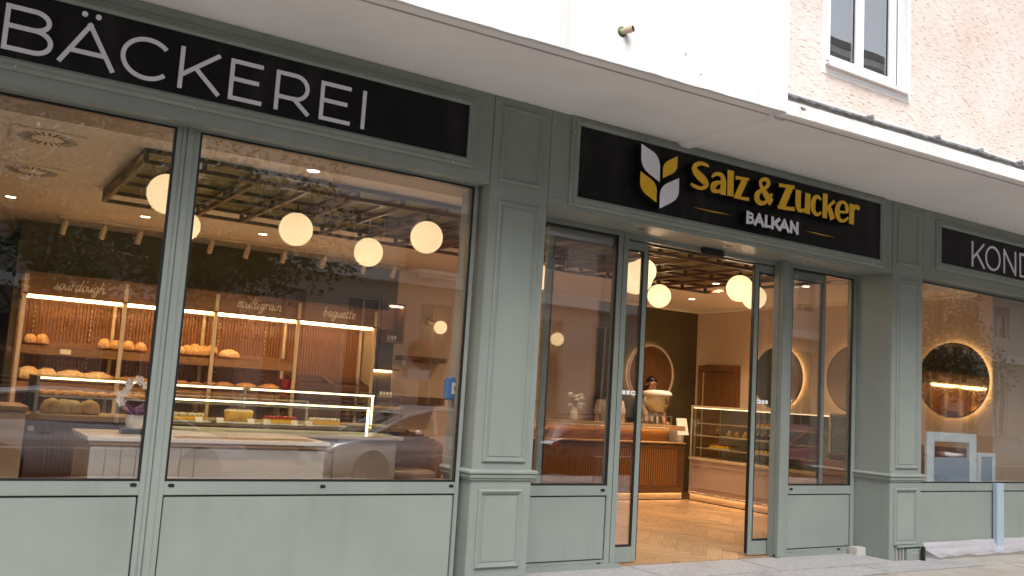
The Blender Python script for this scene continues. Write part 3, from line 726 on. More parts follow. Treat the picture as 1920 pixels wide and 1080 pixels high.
SZ = {
 'S': [[(862, 297, .020), (846, 286, .045), (815, 276, .050), (786, 285, .062), (775, 312, .088), (798, 345, .112), (830, 376, .112), (846, 400, .085), (832, 421, .050), (806, 424, .045), (776, 412, .048), (753, 399, .036)]],
 'a': [[(879, 359, .030), (897, 343, .045), (921, 340, .052), (942, 354, .072), (949, 385, .095), (947, 425, .100), (946, 465, .100)], [(944, 390, .035), (914, 392, .055), (891, 408, .088), (887, 430, .088), (904, 443, .055), (926, 442, .045), (942, 426, .03)]],
 'l': [[(993, 318, .112), (990, 473, .112)]],
 'z': [[(1022, 362, .045), (1060, 366, .040), (1104, 373, .034)], [(1079, 372, .098), (1032, 474, .098)], [(1012, 474, .045), (1060, 486, .040), (1103, 492, .048)]],
 '&': [[(1170, 396, .05), (1180, 424, .075), (1204, 464, .10), (1222, 492, .11), (1238, 513, .11)], [(1172, 408, .055), (1172, 384, .055), (1192, 371, .045), (1214, 380, .07), (1218, 400, .07), (1202, 422, .05), (1174, 440, .05), (1152, 462, .085), (1150, 490, .10), (1168, 512, .07), (1194, 513, .05), (1216, 496, .045), (1233, 472, .05), (1240, 458, .04)]],
 'Z': [[(1282, 405, .05), (1320, 412, .048), (1375, 420, .050)], [(1348, 420, .12), (1298, 536, .12)], [(1274, 536, .05), (1320, 545, .048), (1376, 551, .055)]],
 'u': [[(1399, 436, .108), (1397, 500, .108), (1399, 540, .10), (1412, 558, .06), (1432, 556, .042), (1447, 540, .03)], [(1456, 456, .108), (1451, 578, .108)]],
 'c': [[(1533, 496, .035), (1524, 481, .045), (1508, 476, .052), (1492, 494, .082), (1486, 530, .100), (1492, 565, .082), (1510, 583, .05), (1524, 580, .042), (1534, 568, .035)]],
 'k': [[(1560, 458, .098), (1556, 604, .098)], [(1616, 503, .055), (1590, 525, .045), (1566, 548, .04)], [(1578, 535, .09), (1592, 572, .10), (1604, 612, .105)]],
 'e': [[(1637, 566, .035), (1662, 568, .036), (1690, 568, .04)], [(1690, 574, .05), (1689, 540, .085), (1677, 514, .05), (1656, 510, .05), (1638, 530, .085), (1632, 568, .105), (1639, 602, .085), (1658, 621, .048), (1680, 617, .042), (1698, 600, .03)]],
 'r': [[(1720, 520, .108), (1716, 641, .108)], [(1724, 580, .05), (1728, 553, .055), (1740, 540, .06), (1753, 540, .07), (1764, 553, .06)]],
}
for ch in 'S a l z & Z u c k e r'.split(): trace(t2, SZ[ch], 'letteryellow')
YB = -.065
for ch, a, b_ in (('B', 1086, 1133), ('A', 1132, 1194), ('L', 1197, 1232), ('K', 1236, 1290), ('A', 1284, 1346), ('N', 1349, 1400)):
    x0 = Z4(a, 600, YB)[0]; x1 = Z4(b_, 640, YB)[0]
    zb = Z4(1085, 638, YB)[1]; zt = Z4(1085, 558, YB)[1]
    q = MB(); w = .033; k = 0
    for st in GL[ch]:
        pts = [(x0+w/2+gx*(x1-x0-w), zb+.018+gz*(zt-zb-.036), w if abs(st[0][0]-st[-1][0]) < .2 and len(st) == 2 or ch in 'AKN' else .023) for gx, gz in st]
        if len(pts) == 2:
            a_, c_ = pts; dx, dz = c_[0]-a_[0], c_[1]-a_[1]; L = math.hypot(dx, dz)
            if abs(dz) > .02: a_ = (a_[0]-dx/L*.017, a_[1]-dz/L*.017, a_[2]); c_ = (c_[0]+dx/L*.017, c_[1]+dz/L*.017, c_[2])
            else: w2 = .022; a_ = (a_[0]-.02*(dx > 0), a_[1], w2); c_ = (c_[0]+.02*(ch == 'L'), c_[1], w2)
            pts = [a_, c_]
        stroke(q, pts, YB, .045, False, k); k += 1
    blacken(q.build('letter', 'letterwhite', t2))
for pts in (((765, 538), (830, 551), (995, 585), (900, 572)), ((1440, 681), (1500, 692), (1620, 721), (1540, 707))):
    q = MB(); q.prism([(Z4(a, b_, -.008)[0], -.008, Z4(a, b_, -.008)[1]) for a, b_ in pts], (0, .001, 0)); q.build('gold_line', 'letteryellow', t2)
def leafshape(pts, m, rnd):
    """polygon with chosen corners rounded"""
    q = MB(); out = []; n = len(pts)
    P2 = [Z4(a, b_) for a, b_ in pts]
    for i in range(n):
        p, c, nx_ = Vector(P2[i-1]), Vector(P2[i]), Vector(P2[(i+1) % n])
        if i in rnd:
            a = c+(p-c)*.42; b_ = c+(nx_-c)*.42
            for k in range(9):
                t = k/8; out.append(a*(1-t)**2+c*2*t*(1-t)+b_*t*t)
        else: out.append(c)
    q.prism([(v.x, YL, v.y) for v in out], (0, .055, 0)); return blacken(q.build('emblem_leaf', m, t2))
leafshape([(457, 157), (569, 236), (567, 390), (455, 300)], 'letterwhite', (1, 3))
leafshape([(675, 232), (587, 274), (585, 365), (671, 325)], 'letteryellow', (1, 3))
leafshape([(452, 323), (550, 396), (547, 512), (447, 432)], 'letteryellow', (1, 3))
leafshape([(683, 365), (568, 414), (565, 547), (681, 490)], 'letterwhite', (1, 3))

# ================================================================== SHOP INTERIOR: ceiling
la = thing('wooden_lattice', 'dark wooden lattice frame hung under the shop ceiling', 'lattice', ((LX0+LX1)/2, (LY0+LY1)/2, LZ))
nyb = 19; ys = [LY0, (LY0+LY1)/2, LY1]
xs = [LX0+(LX1-LX0)*i/(nyb-1) for i in range(nyb)]
for lay, z in ((0, LZ), (1, CZ-.034)):
    for y in ys: MB().box(LX0, LX1, y-.018, y+.018, z+.0005, z+.030).build('long_beam', 'latticewood', la)
    for x in xs: MB().box(x-.016, x+.016, LY0-.0185, LY1+.0185, z, z+.0305).build('cross_beam', 'latticewood_y', la)
pm = MB().box(-.0155, .0155, -.0155, .0155, LZ+.030, CZ-.034)
first = None
for x in xs:
    for y in ys:
        if first is None:
            first = pm.build('post', 'latticewood', None); o = first
        else: o = first.copy(); COL.objects.link(o)
        o.parent = la; o.location = (x-la.location.x, y-la.location.y, -la.location.z)
pm2 = None
for i, q in enumerate(((315, 364, 37.5), (347, 424, 27.5), (555, 430, 31), (691, 473, 27), (800, 445, 30.3), (1012, 520, 23.5), (1193, 521, 31), (1206, 509, 24.5), (1236, 555, 22), (1387, 541, 25), (1414, 558, 22.5))):
    c = P(q[0], q[1], z=2.53); R = (c-CAM).dot(_f)*q[2]/FPX
    lab = ['by the ceiling vents', 'behind the broad window mullion', 'above the multigrain bread bay', 'hanging on the longest stem over the baguette baskets', 'in front of the small wall lamp', 'seen past the left entrance pier', 'biggest of the entrance cluster behind the door leaf', 'tucked behind the biggest globe at the entrance', 'below the cluster beside the dark wall', 'of the right entrance pair, fully in the doorway', 'of the right entrance pair, half behind the door leaf'][i]
    t = thing('globe_lamp', 'glowing white globe pendant lamp '+lab, 'pendant lamp', c, 'globe pendant lamps under the lattice')
    MB().ball(c, R, 32, 20).build('globe', 'globe', t)
    ld = bpy.data.lights.new('globe_light', 'POINT'); ld.energy = 48; ld.color = (1, .68, .39); ld.shadow_soft_size = R+.004
    lo = bpy.data.objects.new('globe_light', ld); COL.objects.link(lo); lo.parent = t
    e = MB(); e.tube([c+Vector((0, 0, R-.006)), c+Vector((0, 0, R+.018))], .028, 14); e.tube([c+Vector((0, 0, R+.018)), Vector((c.x, c.y, max(LZ+.03, c.z+R+.03)))], .008, 8); e.build('stem', 'black_plastic', t)
# air diffusers
def vent(cx, cy, lab, s=.44):
    t = thing('ceiling_vent', lab, 'ceiling vent', (cx, cy, CZ), 'swirl diffusers in the ceiling')
    MB().box(cx-s/2, cx+s/2, cy-s/2, cy+s/2, CZ-.012, CZ-.0025).build('plate', 'ceiling', t, bevel=.003)
    q = MB().box(-.016*s, .016*s, .22*s, .42*s, -.0012, 0)
    me = None
    for k in range(24):
        if me is None: o = q.build('slot', 'gasket', None); me = o
        else: o = me.copy(); COL.objects.link(o)
        o.parent = t; o.location = (0, 0, -.0125); o.rotation_euler = (0, 0, k*math.pi/12)
    return t
vent(.485, 1.24, 'square swirl ceiling vent just inside the BÄCKEREI window'); vent(.49, 2.46, 'square swirl ceiling vent farther in, behind the one at the BÄCKEREI window')
vent(4.36, 1.02, 'square swirl ceiling vent seen past the left entrance pier'); vent(8.55, 1.25, 'square swirl ceiling vent before the round wall mirrors')
def downlight(x, y, lab):
    t = thing('ceiling_downlight', lab, 'downlight', (x, y, CZ), 'recessed ceiling downlights')
    MB().lathe([(.042, -.001), (.062, -.001), (.062, -.007), (.050, -.010), (.042, -.004)], (x, y, CZ-.001), 20).build('trim', 'pvcwhite', t)
    MB().lathe([(.041, -.002), (.041, -.006)], (x, y, CZ-.0015), 20).build('lens', 'downlight', t)
    ld = bpy.data.lights.new('downlight_beam', 'SPOT'); ld.energy = 90; ld.color = (1, .68, .40); ld.spot_size = math.radians(125); ld.spot_blend = .8; ld.shadow_soft_size = .04
    lo = bpy.data.objects.new('downlight_beam', ld); COL.objects.link(lo); lo.parent = t; lo.location = (0, 0, -.012)
for x, y, lab in ((2.146, .744, 'lit round downlight just inside the big display window'), (.44, 3.87, 'lit round downlight before the dark passage'), (1.595, 3.87, 'lit round downlight above the sourdough bay'), (2.753, 3.87, 'lit round downlight above the multigrain bay'),
                  (3.9, 3.87, 'lit round downlight above the baguette bay'), (7.94, 2.55, 'lit round downlight behind the right globe pair'), (8.66, 1.80, 'lit round downlight before the mirror wall, nearer the street'), (8.92, 4.0, 'lit round downlight above the drinks counter'), (6.3, 3.9, 'lit round downlight between the two wall lamps'), (8.66, 3.0, 'lit round downlight before the mirror wall, deeper in')):
    downlight(x, y, lab)
tk = thing('track_light', 'pale ceiling track carrying a row of small spot heads above the bread shelf', 'track light', (2.7, 4.58, CZ))
MB().box(.93, 4.75, 4.565, 4.595, CZ-.03, CZ-.002).build('rail', 'cream_post', tk)
for x in (.979, 1.341, 1.689, 2.06, 2.424, 2.818, 3.237, 3.706, 4.212, 4.6):
    a = Vector((x, 4.58, CZ-.03)); MB().tube([a, a-Vector((0, 0, .03))], .010, 8).build('swivel', 'cream_post', tk)
    b0 = a-Vector((0, 0, .03)); d_ = Vector((-.02, .03, -.125)); h_ = MB(); h_.tube([b0+Vector((0, 0, .004)), b0+d_], .030, 16); o = h_.build('spot_head', 'cream_post', tk)
    e = MB(); dn = d_.normalized(); e.tube([b0+d_-dn*.004, b0+d_+dn*.002], .023, 16); e.build('lens', 'gasket', o)

# ================================================================== bread shelf on the back wall
SY = 4.80
bs = thing('bread_shelf', 'tall wooden bread shelf with lit fluted back and script headings', 'shelf', (2.6, 5.0, 0))
XS = [.713, 1.651, 2.592, 3.534, 4.497]
q = MB().box(.70, 4.56, 5.165, CY-.002, .2, 2.24); bk = q.build('back_board', 'slatwood', bs)
q = MB()   # fluting, too fine to pick apart singly
x = .73
while x < 4.53: q.box(x, x+.020, 5.145, 5.165, .9, 2.02); x += .034
o = q.build('fluting', 'slatwood', bs); o['kind'] = 'stuff'
MB().box(.70, 4.70, SY+.005, SY+.05, 2.012, 2.243).build('header_board', 'shelfwood', bs, bevel=.003)
MB().box(.70, 4.70, SY+.05, 5.16, 2.215, 2.238).build('top_board', 'walnut', bs)
for i, x in enumerate(XS):
    MB().box(x-.020, x+.020, SY-.022, SY+.004, .3, 2.008).build('front_post', 'cream_post', bs, bevel=.003)
    MB().box(x-.018, x+.022, SY-.014, SY+.0045, 2.03, 2.215).build('header_batten', 'cream_post', bs, bevel=.003)
    if i: MB().box(x-.06, x-.026, 5.10, 5.148, .3, 2.0).build('rear_post', 'cream_post', bs, bevel=.003)
    MB().box(x-.016, x+.016, SY+.004, 5.148, 1.975, 2.003).build('bracket_arm', 'cream_post', bs)
for i in range(4):
    a, b_ = XS[i]+.03, XS[i+1]-.03
    MB().box(a, b_, SY+.006, SY+.016, 2.001, 2.010).build('led_strip', 'led', bs)
    MB().box(a, b_, SY+.10, SY+.112, 1.987, 1.995).build('led_strip', 'led', bs)
    for xx in (a+.10, b_-.24):   # pierced metal standards
        s_ = MB().box(xx, xx+.014, 5.136, 5.1445, .9, 1.95).build('standard', 'walnut_z', bs)
        q = MB(); z = .95
        while z < 1.93: q.box(xx+.004, xx+.010, 5.1352, 5.136, z, z+.022); z += .05
        q.build('slots', 'lettercream', s_)
def bay_shelf(i, z, slats=6):
    a, b_ = XS[i]+.022, XS[i+1]-.022
    if i == 3: return
    s_ = MB().box(a, b_, SY-.005, SY+.014, z-.085, z-.002).build('shelf', 'shelfwood', bs, bevel=.003)
    MB().box(a, b_, 5.10, 5.14, z+.035, z+.065).build('rear_rail', 'shelfwood', s_)
    for k in range(slats):
        t_ = (k+.5)/slats; y = SY+.014+t_*.285; zz = z-.004+t_*.05
        MB().box(a, b_, y-.016, y+.012, zz-.014, zz).build('slat', 'shelfwood', s_)
for i in range(3):
    bay_shelf(i, 1.505); bay_shelf(i, 1.145)
# baguette baskets
for z in (1.27, .93+.12):
    for k in range(2):
        a = XS[3]+.03+.46*k; b_ = a+.44
        q = MB(); y0, y1 = SY-.02, 5.12; zf, zb_ = z, z+.06
        for (p, r_) in ((( a, y0, zf), (b_, y0, zf)), ((a, y1, zb_+.03), (b_, y1, zb_+.03)), ((a, y0, zf), (a, y1, zb_+.03)), ((b_, y0, zf), (b_, y1, zb_+.03))):
            d_ = Vector(r_)-Vector(p)
            if abs(d_.x) > .1: q.box(p[0], r_[0], p[1]-.012, p[1]+.012, p[2]-.035, p[2]+.035)
            else: q.prism([Vector(p)+Vector((-.011, 0, -.035)), Vector(p)+Vector((.011, 0, -.035)), Vector(p)+Vector((.011, 0, .035)), Vector(p)+Vector((-.011, 0, .035))], d_)
        o = q.build('basket_frame', 'walnut', bs, bevel=.003)
        for j in range(5):
            t_ = (j+.5)/5; y = y0+t_*(y1-y0); zz = zf-.02+t_*(zb_+.03-zf); MB().box(a+.012, b_-.012, y-.014, y+.014, zz-.008, zz).build('basket_slat', 'walnut', o)
# pierced side panel at the right end
q = MB(); 
for k in range(13): q.box(4.500, 4.506, SY+.006+.026*k, SY+.012+.026*k, 1.0, 1.99)
for k in range(38): q.box(4.4995, 4.5065, SY+.004, 5.14, 1.0+.026*k, 1.006+.026*k)
o = q.build('mesh_side', 'cream_post', bs); o['kind'] = 'stuff'
c = P(124, 652, y=SY-.012); MB().box(c.x-.05, c.x+.05, SY-.011, SY-.006, 1.437, 1.487).build('price_tag', 'lettercream', bs)
# script headings
SC = {
 's': (.62, [[(.0, .06), (.22, .45), (.42, .95), (.40, .55), (.50, .25), (.35, .02), (.08, .10)]]),
 'o': (.80, [[(.62, .92), (.30, .90), (.10, .45), (.25, .05), (.52, .12), (.70, .55), (.60, .90), (.72, .80), (.92, .88)]]),
 'u': (.86, [[(.05, .90), (.12, .35), (.22, .03), (.45, .20), (.66, .88)], [(.68, .92), (.62, .30), (.74, .02), (.95, .25)]]),
 'r': (.66, [[(.05, .85), (.18, .98), (.14, .02)], [(.16, .55), (.36, .92), (.62, .88)]]),
 'd': (.90, [[(.60, .90), (.30, .92), (.10, .45), (.22, .05), (.48, .18), (.68, .75), (.86, 1.85)], [(.84, 1.8), (.66, .40), (.72, .02), (.95, .2)]]),
 'g': (.84, [[(.62, .90), (.30, .92), (.10, .48), (.24, .10), (.48, .20), (.66, .92)], [(.68, .95), (.58, -.30), (.30, -.72), (.05, -.50), (.35, -.18), (.92, .25)]]),
 'h': (.88, [[(.30, 1.85), (.14, .9), (.05, .0)], [(.08, .40), (.36, .90), (.58, .85), (.54, .30), (.64, .0), (.92, .22)]]),
 'm': (1.25, [[(.05, .90), (.14, .95), (.06, .0)], [(.08, .45), (.32, .95), (.44, .80), (.38, .0)], [(.40, .45), (.66, .95), (.80, .80), (.76, .20), (.88, .0), (1.15, .25)]]),
 'l': (.50, [[(.42, 1.85), (.20, .9), (.10, .30), (.20, .0), (.48, .22)]]),
 't': (.56, [[(.34, 1.55), (.16, .6), (.12, .15), (.26, .0), (.55, .25)], [(-.02, 1.02), (.30, 1.0), (.58, 1.06)]]),
 'i': (.46, [[(.14, .92), (.08, .25), (.18, .0), (.44, .22)], [(.20, 1.35), (.24, 1.45)]]),
 'a': (.86, [[(.62, .90), (.30, .92), (.10, .45), (.22, .05), (.46, .18), (.66, .92)], [(.68, .95), (.60, .25), (.70, .0), (.92, .22)]]),
 'n': (.92, [[(.05, .88), (.16, .95), (.08, .0)], [(.10, .42), (.38, .94), (.60, .82), (.56, .25), (.66, .0), (.94, .22)]]),
 'b': (.84, [[(.34, 1.85), (.14, .8), (.12, .15), (.32, .0), (.58, .30), (.56, .78), (.36, .92), (.14, .50)], [(.56, .75), (.86, .80)]]),
 'e': (.72, [[(.12, .45), (.46, .55), (.52, .85), (.32, .95), (.12, .55), (.22, .05), (.46, .05), (.74, .30)]]),
}
def script(par, word, x0, x1, z, y=SY-.002):
    tot = sum(SC[c][0] for c in word); u = (x1-x0)/tot; x = x0
    for ch in word:
        w, sts = SC[ch]; q = MB()
        for k, st in enumerate(sts):
            pts = [(x+(a+.18*b_)*u, z+b_*u*.95, .0095 if 0 < j < len(st)-1 else .007) for j, (a, b_) in enumerate(st)]
            if len(pts) > 2: pts = smooth_pts(pts, 5)
            stroke(q, pts, y, .008, False, k)
        q.build('letter', 'lettercream', par); x += w*u
script(bs, 'sourdough', P(99, 550, y=SY).x, P(196, 552, y=SY).x, 2.085)
script(bs, 'multigrain', P(444, 580, y=SY).x, P(528, 584, y=SY).x, 2.095)
script(bs, 'baguette', P(605, 595, y=SY).x, P(666, 600, y=SY).x, 2.095)

# ---------------- loaves
def loaf_mesh(name, sx, sy, sz, cuts, seed, m, nx=28, ny=16):
    q = MB(); q.ball((0, 0, 0), 1, nx, ny)
    for v in q.v:
        n_ = 1+.07*noise.noise(v*2.2+Vector((seed, 0, 0)))+.025*noise.noise(v*7+Vector((seed, 5, 0)))
        if v.z < -.35: v.z = -.35-(v.z+.35)*.1*-1
        f_ = n_
        if v.z > .15:
            for c in cuts:
                d = abs(v.x*.9+v.y*.35-c)
                f_ *= 1-.10*math.exp(-(d/.07)**2)+.04*math.exp(-((d-.14)/.06)**2)
        v *= f_; v.x *= sx; v.y *= sy; v.z = (v.z+.36)*sz
    me = bpy.data.meshes.new(name); me.from_pydata([tuple(v) for v in q.v], [], q.f); me.polygons.foreach_set('use_smooth', [True]*len(q.f)); me.materials.append(MATS[m]); me.update(); return me
LM = {'roll': [loaf_mesh('roll_mesh', .066, .085, .075, (0,), 1, 'crust'), loaf_mesh('roll_mesh', .062, .085, .072, (.2,), 4, 'crust')],
      'boule': [loaf_mesh('boule_mesh', .105, .105, .105, (-.3, .3), 2, 'crust'), loaf_mesh('boule_mesh', .11, .10, .10, (0, .5), 9, 'crust_pale')],
      'long': [loaf_mesh('long_mesh', .15, .09, .085, (-.5, 0, .5), 3, 'crust_pale'), loaf_mesh('long_mesh', .145, .09, .08, (-.4, .1, .6), 12, 'crust')],
      'flat': [loaf_mesh('flat_mesh', .12, .10, .062, (-.6, -.2, .2, .6), 5, 'crust_dark'), loaf_mesh('flat_mesh', .115, .10, .058, (-.5, 0, .4), 15, 'crust_dark')]}
cnt = 0
def loaf(kind, px, py, z, lab, group, y=None, rz=None, s=1, nm='bread_loaf', cat='bread'):
    global cnt; cnt += 1
    y = SY+.12 if y is None else y
    c = P(px, py, y=y)
    o = ob(nm, random.Random(cnt).choice(LM[kind])); o.location = (c.x, y, z); r = random.Random(cnt*7)
    o.rotation_euler = (0, 0, (r.uniform(-.25, .25) if rz is None else rz)); o.scale = (s*r.uniform(.94, 1.06),)*3
    return tag(o, lab, cat, group)
zu, zl = 1.525, 1.165
for i, px in enumerate((57, 79)): loaf('roll', px, 632, zu, 'round crusty roll at the post end of the upper sourdough shelf', 'rolls at the post end of the sourdough shelf')
for px in (196, 218, 241, 264): loaf('roll', px, 643, zu, 'round crusty roll in the row of four beside the first cream post', 'row of four rolls', s=1.02)
for k, px in enumerate((338, 351, 364, 377, 390)): loaf('roll', px, 650, zu, 'golden loaf packed side by side behind the mullion on the upper shelf', 'loaves packed side by side', rz=.1, s=1.0)
for k, px in enumerate((366, 382, 398)): loaf('roll', px, 645, zu+.035, 'golden loaf in the rear row of the packed upper shelf', 'rear row of packed loaves', y=SY+.25, s=.95)
loaf('long', 430, 660, zu, 'single smooth pale loaf lying alone below the multigrain heading', None, s=.82)
for px, kd in ((52, 'boule'), (88, 'boule')): loaf(kd, px, 692, zl, 'big round sourdough boule on the lower shelf under the first rolls', 'sourdough boules')
for px in (133, 183): loaf('long', px, 695, zl, 'large oval flour-dusted loaf on the lower sourdough shelf', 'oval sourdough loaves', s=1.05)
for px in (214, 236, 256, 278): loaf('flat', px, 705, zl, 'dark crackled flat loaf on the lower shelf beside the first cream post', 'dark flat loaves by the first post')
for px in (340, 368, 396): loaf('flat', px, 710, zl, 'dark crackled flat loaf on the lower shelf just right of the mullion', 'dark flat loaves right of the mullion')
for px in (420, 462, 505): loaf('flat', px, 715, zl, 'seeded brown loaf in the lower multigrain bay', 'seeded multigrain loaves', s=1.12)
ex = P(548, 665, y=4.95); tag(MB().box(ex.x-.09, ex.x+.10, 4.96, 5.09, 1.16, 1.33).build('paper_bag_box', 'berry', bevel=.006), 'small red box on the shelf between multigrain and baguette bays', 'box')
# ================================================================== counters and glass cases at the left
# stone cash desk at the far left
t = thing('stone_counter', 'beige stone block counter beside the bread case', 'counter', (0, 2.7, 0))
MB().box(-1.0, .655, 2.42, 3.2, 0, .955).build('body', 'stone', t, bevel=.004)
MB().box(-1.02, .67, 2.40, 3.22, .956, .992).build('top', 'lightwood', t, bevel=.004)
def boxpanes(t, x0, x1, y0, y1, z0, z1, th=.008, back=False, front=True, left=True, right=True, top=True):
    if front: MB().box(x0+th, x1-th, y0, y0+th, z0, z1-th).build('pane', 'caseglass', t)
    if left: MB().box(x0, x0+th, y0, y1, z0, z1-th).build('pane', 'caseglass', t)
    if right: MB().box(x1-th, x1, y0, y1, z0, z1-th).build('pane', 'caseglass', t)
    if top: 
        o = MB().box(x0, x1, y0, y1, z1-th+.0005, z1).build('top_pane', 'caseglass', t)
    e = MB().box(x0-.002, x1+.002, y0-.003, y0-.0005, z1-.010, z1+.002).build('pane_edge', 'edgeglass', t)
# rear bread case
BX0, BX1, BY0, BY1 = .735, 4.04, 2.90, 3.58
t = thing('bread_case', 'long glass bread case with lit top edge on a fluted wooden base', 'display case', (2.4, 3.2, 0))
MB().box(BX0-.01, BX1, BY0+.06, BY1, 0, .872).build('base', 'walnut_z', t)
q = MB(); x = BX0+.12
while x < 2.2: q.box(x, x+.020, BY0+.048, BY0+.06, .10, .82); x += .034
o = q.build('fluting', 'walnut_z', t); o['kind'] = 'stuff'
MB().box(BX0-.04, BX1+.02, BY0-.03, BY1, .873, .915).build('ledge', 'lightwood', t, bevel=.004)
MB().box(BX0-.012, BX0+.03, BY0+.01, BY0+.05, .78, .82).build('socket', 'pvcwhite', t, bevel=.004)
boxpanes(t, BX0, BX1, BY0, BY1, .916, 1.236)
MB().box(BX0+.02, 2.42, BY0+.014, BY0+.045, 1.204, 1.219).build('led_bar', 'led_case', t)
MB().box(2.50, BX1-.32, BY0+.014, BY0+.045, 1.204, 1.219).build('led_bar', 'led_case', t)
MB().box(BX1-.34, BX1-.325, BY0+.014, BY0+.03, .93, 1.204).build('led_post', 'led_case', t)
MB().box(BX0+.009, BX0+.035, BY0+.01, BY1-.02, .917, 1.226).build('end_frame', 'alu', t)
MB().box(BX0+.036, BX1-.01, BY0+.05, BY1-.1, 1.062, 1.070).build('glass_shelf', 'edgeglass', t)
MB().box(BX0+.036, BX1-.01, BY0+.04, BY0+.05, 1.058, 1.072).build('shelf_rail', 'alu', t)
for x in (2.45, ): MB().box(x-.01, x+.01, BY0+.02, BY0+.04, .917, 1.226).build('stile', 'alu', t)
for k in range(9): loaf('flat', 76+23*k, 737, 1.072, 'brown pastry on the glass shelf inside the bread case left of the orchid', 'pastries in the bread case', y=BY0+.16, s=.56, nm='pastry', cat='pastry')
for k, px in enumerate((98, 120, 137, 168)): loaf('boule', px, 757, .918, 'golden tin loaf on the floor of the bread case', 'tin loaves in the bread case', y=BY0+.3, s=.85)
for k in range(5): loaf('flat', 705+9*k, 776, 1.072, 'flat pale pastry at the right end of the bread case', 'pastries at the right end of the bread case', y=BY0+.2, s=.5, nm='pastry', cat='pastry')
# white boarded counter in front
WX0, WX1, WY0, WY1 = .945, 2.62, 1.25, 2.06
t = thing('white_counter', 'white tongue-and-groove counter with stone top in front of the cake case', 'counter', (1.8, 1.6, 0))
MB().box(WX0+.03, WX1-.03, WY0+.03, WY1, 0, .80).build('carcass', 'tile_white', t)
x = WX0+.02
while x < 1.6: MB().box(x, x+.094, WY0+.018, WY0+.0295, .24, .798).build('board', 'tile_white', t, bevel=.003); x += .098
MB().box(x, WX1-.005, WY0+.018, WY0+.0295, .24, .798).build('front_panel', 'tile_white', t, bevel=.003)
y = WY0+.03
while y < WY1-.05: MB().box(WX0+.018, WX0+.0295, y, y+.030, .24, .798).build('side_board', 'lightwood', t, bevel=.002); y += .034
MB().box(WX0+.004, WX1, WY0+.004, WY1, .800, .828).build('wood_trim', 'lightwood', t, bevel=.003)
MB().box(WX0-.008, WX1+.02, WY0-.012, WY1+.01, .829, .860).build('top', 'china', t, bevel=.004)
MB().box(WX0-.02, WX1, WY0-.02, WY1, .0, .235).build('toe_board', 'lightwood', t, bevel=.004)
gr = MB().box(1.52, 2.52, WY0+.02, WY0+.16, .8605, .868).build('grille', 'lightwood', t)
q = MB()
for k in range(46): q.box(1.535+.0215*k, 1.545+.0215*k, WY0+.035, WY0+.145, .868, .8695)
o = q.build('grille_slots', 'walnut', gr); o['kind'] = 'stuff'
# cake case behind it
KX0, KX1, KY0, KY1 = 1.52, 3.33, 2.10, 2.74
t = thing('cake_case', 'low glass cake case with lit top edge behind the white counter', 'display case', (2.4, 2.4, 0))
MB().box(KX0, KX1-.3, KY0+.02, KY1, 0, .836).build('base', 'greypanel', t)
for k in range(2): MB().box(2.66+.36*k, 3.00+.36*k, KY0-.006, KY0+.0195, .08, .80).build('front_panel', 'greypanel', t, bevel=.004)
MB().box(KX0-.02, KX1+.34, KY0-.02, KY1+.02, .837, .866).build('ledge', 'tile_white', t, bevel=.004)
MB().box(3.05, 3.62, KY0+.02, KY1, 0, .836).build('end_unit', 'greypanel', t, bevel=.004)
boxpanes(t, KX0, KX1+.22, KY0, KY1, .867, 1.165)
MB().box(KX0+.02, KX1, KY0+.02, KY0+.045, 1.105, 1.118).build('led_bar', 'led_case', t)
MB().box(KX1-.016, KX1, KY0+.02, KY0+.036, .867, 1.104).build('led_post', 'led_case', t)
MB().box(KX0+.01, KX1+.20, KY0+.05, KY1-.06, .925, .933).build('glass_shelf', 'edgeglass', t)
MB().box(2.42, 2.436, KY0+.01, KY0+.026, .867, 1.15).build('stile', 'caseglass', t)
def plate(px, y, z, w, lab, top):
    c = P(px, 790, y=y); t = thing('cake', lab, 'cake', (c.x, y, z)); x = c.x
    MB().box(x-w/2-.04, x+w/2+.05, y-.10, y+.10, z, z+.010).build('board', 'china', t, bevel=.004)
    r = random.Random(px)
    if top == 'muffin':
        for k in range(5):
            cx = x-w/2+.05+k*(w-.1)/4; cy = y+r.uniform(-.04, .04)
            MB().lathe([(.030, .011), (.044, .085), (.050, .095)], (cx, cy, z), 14).build('muffin', 'cake_yellow', t)
            o_ = MB(); o_.ball((cx, cy, z+.095), .046, 14, 8, (1, 1, .45)); o_.build('muffin_top', 'cake_cream', t)
            for j in range(4): MB().box(cx-.02+.012*j, cx-.008+.012*j, cy-.02, cy-.008, z+.105, z+.130).build('chocolate_chip', 'choc', t)
    else:
        MB().box(x-w/2, x+w/2, y-.07, y+.07, z+.0105, z+.045).build('sponge', 'cake_yellow', t, bevel=.006)
        n_ = int(w/.032)
        for k in range(n_):
            for j in range(2):
                o_ = MB(); cx = x-w/2+.018+k*w/n_; o_.ball((cx, y-.045+.06*j, z+.055), .018, 10, 6, (1, 1.2, .9)); o_.build('berry' if top == 'berry' else 'cream_swirl', 'berry' if top == 'berry' else 'cake_cream', t)
        if top == 'dark':
            for k in range(4): o_ = MB(); o_.ball((x-w/2+.05+k*.06, y-.02, z+.075), .012, 8, 6); o_.build('dark_berry', 'choc', t)
KZ = .9335
plate(351, KY0+.2, KZ, .24, 'cream-topped cake slice with dark berries just right of the mullion', 'dark')
plate(446, KY0+.2, KZ, .24, 'cluster of yellow muffins with chocolate crumbs on a white board', 'muffin')
plate(524, KY0+.2, KZ, .26, 'flat yellow cake topped with red berries on a white board', 'berry')
plate(606, KY0+.2, KZ, .26, 'white cream cake at the end of the cake case', 'cream')
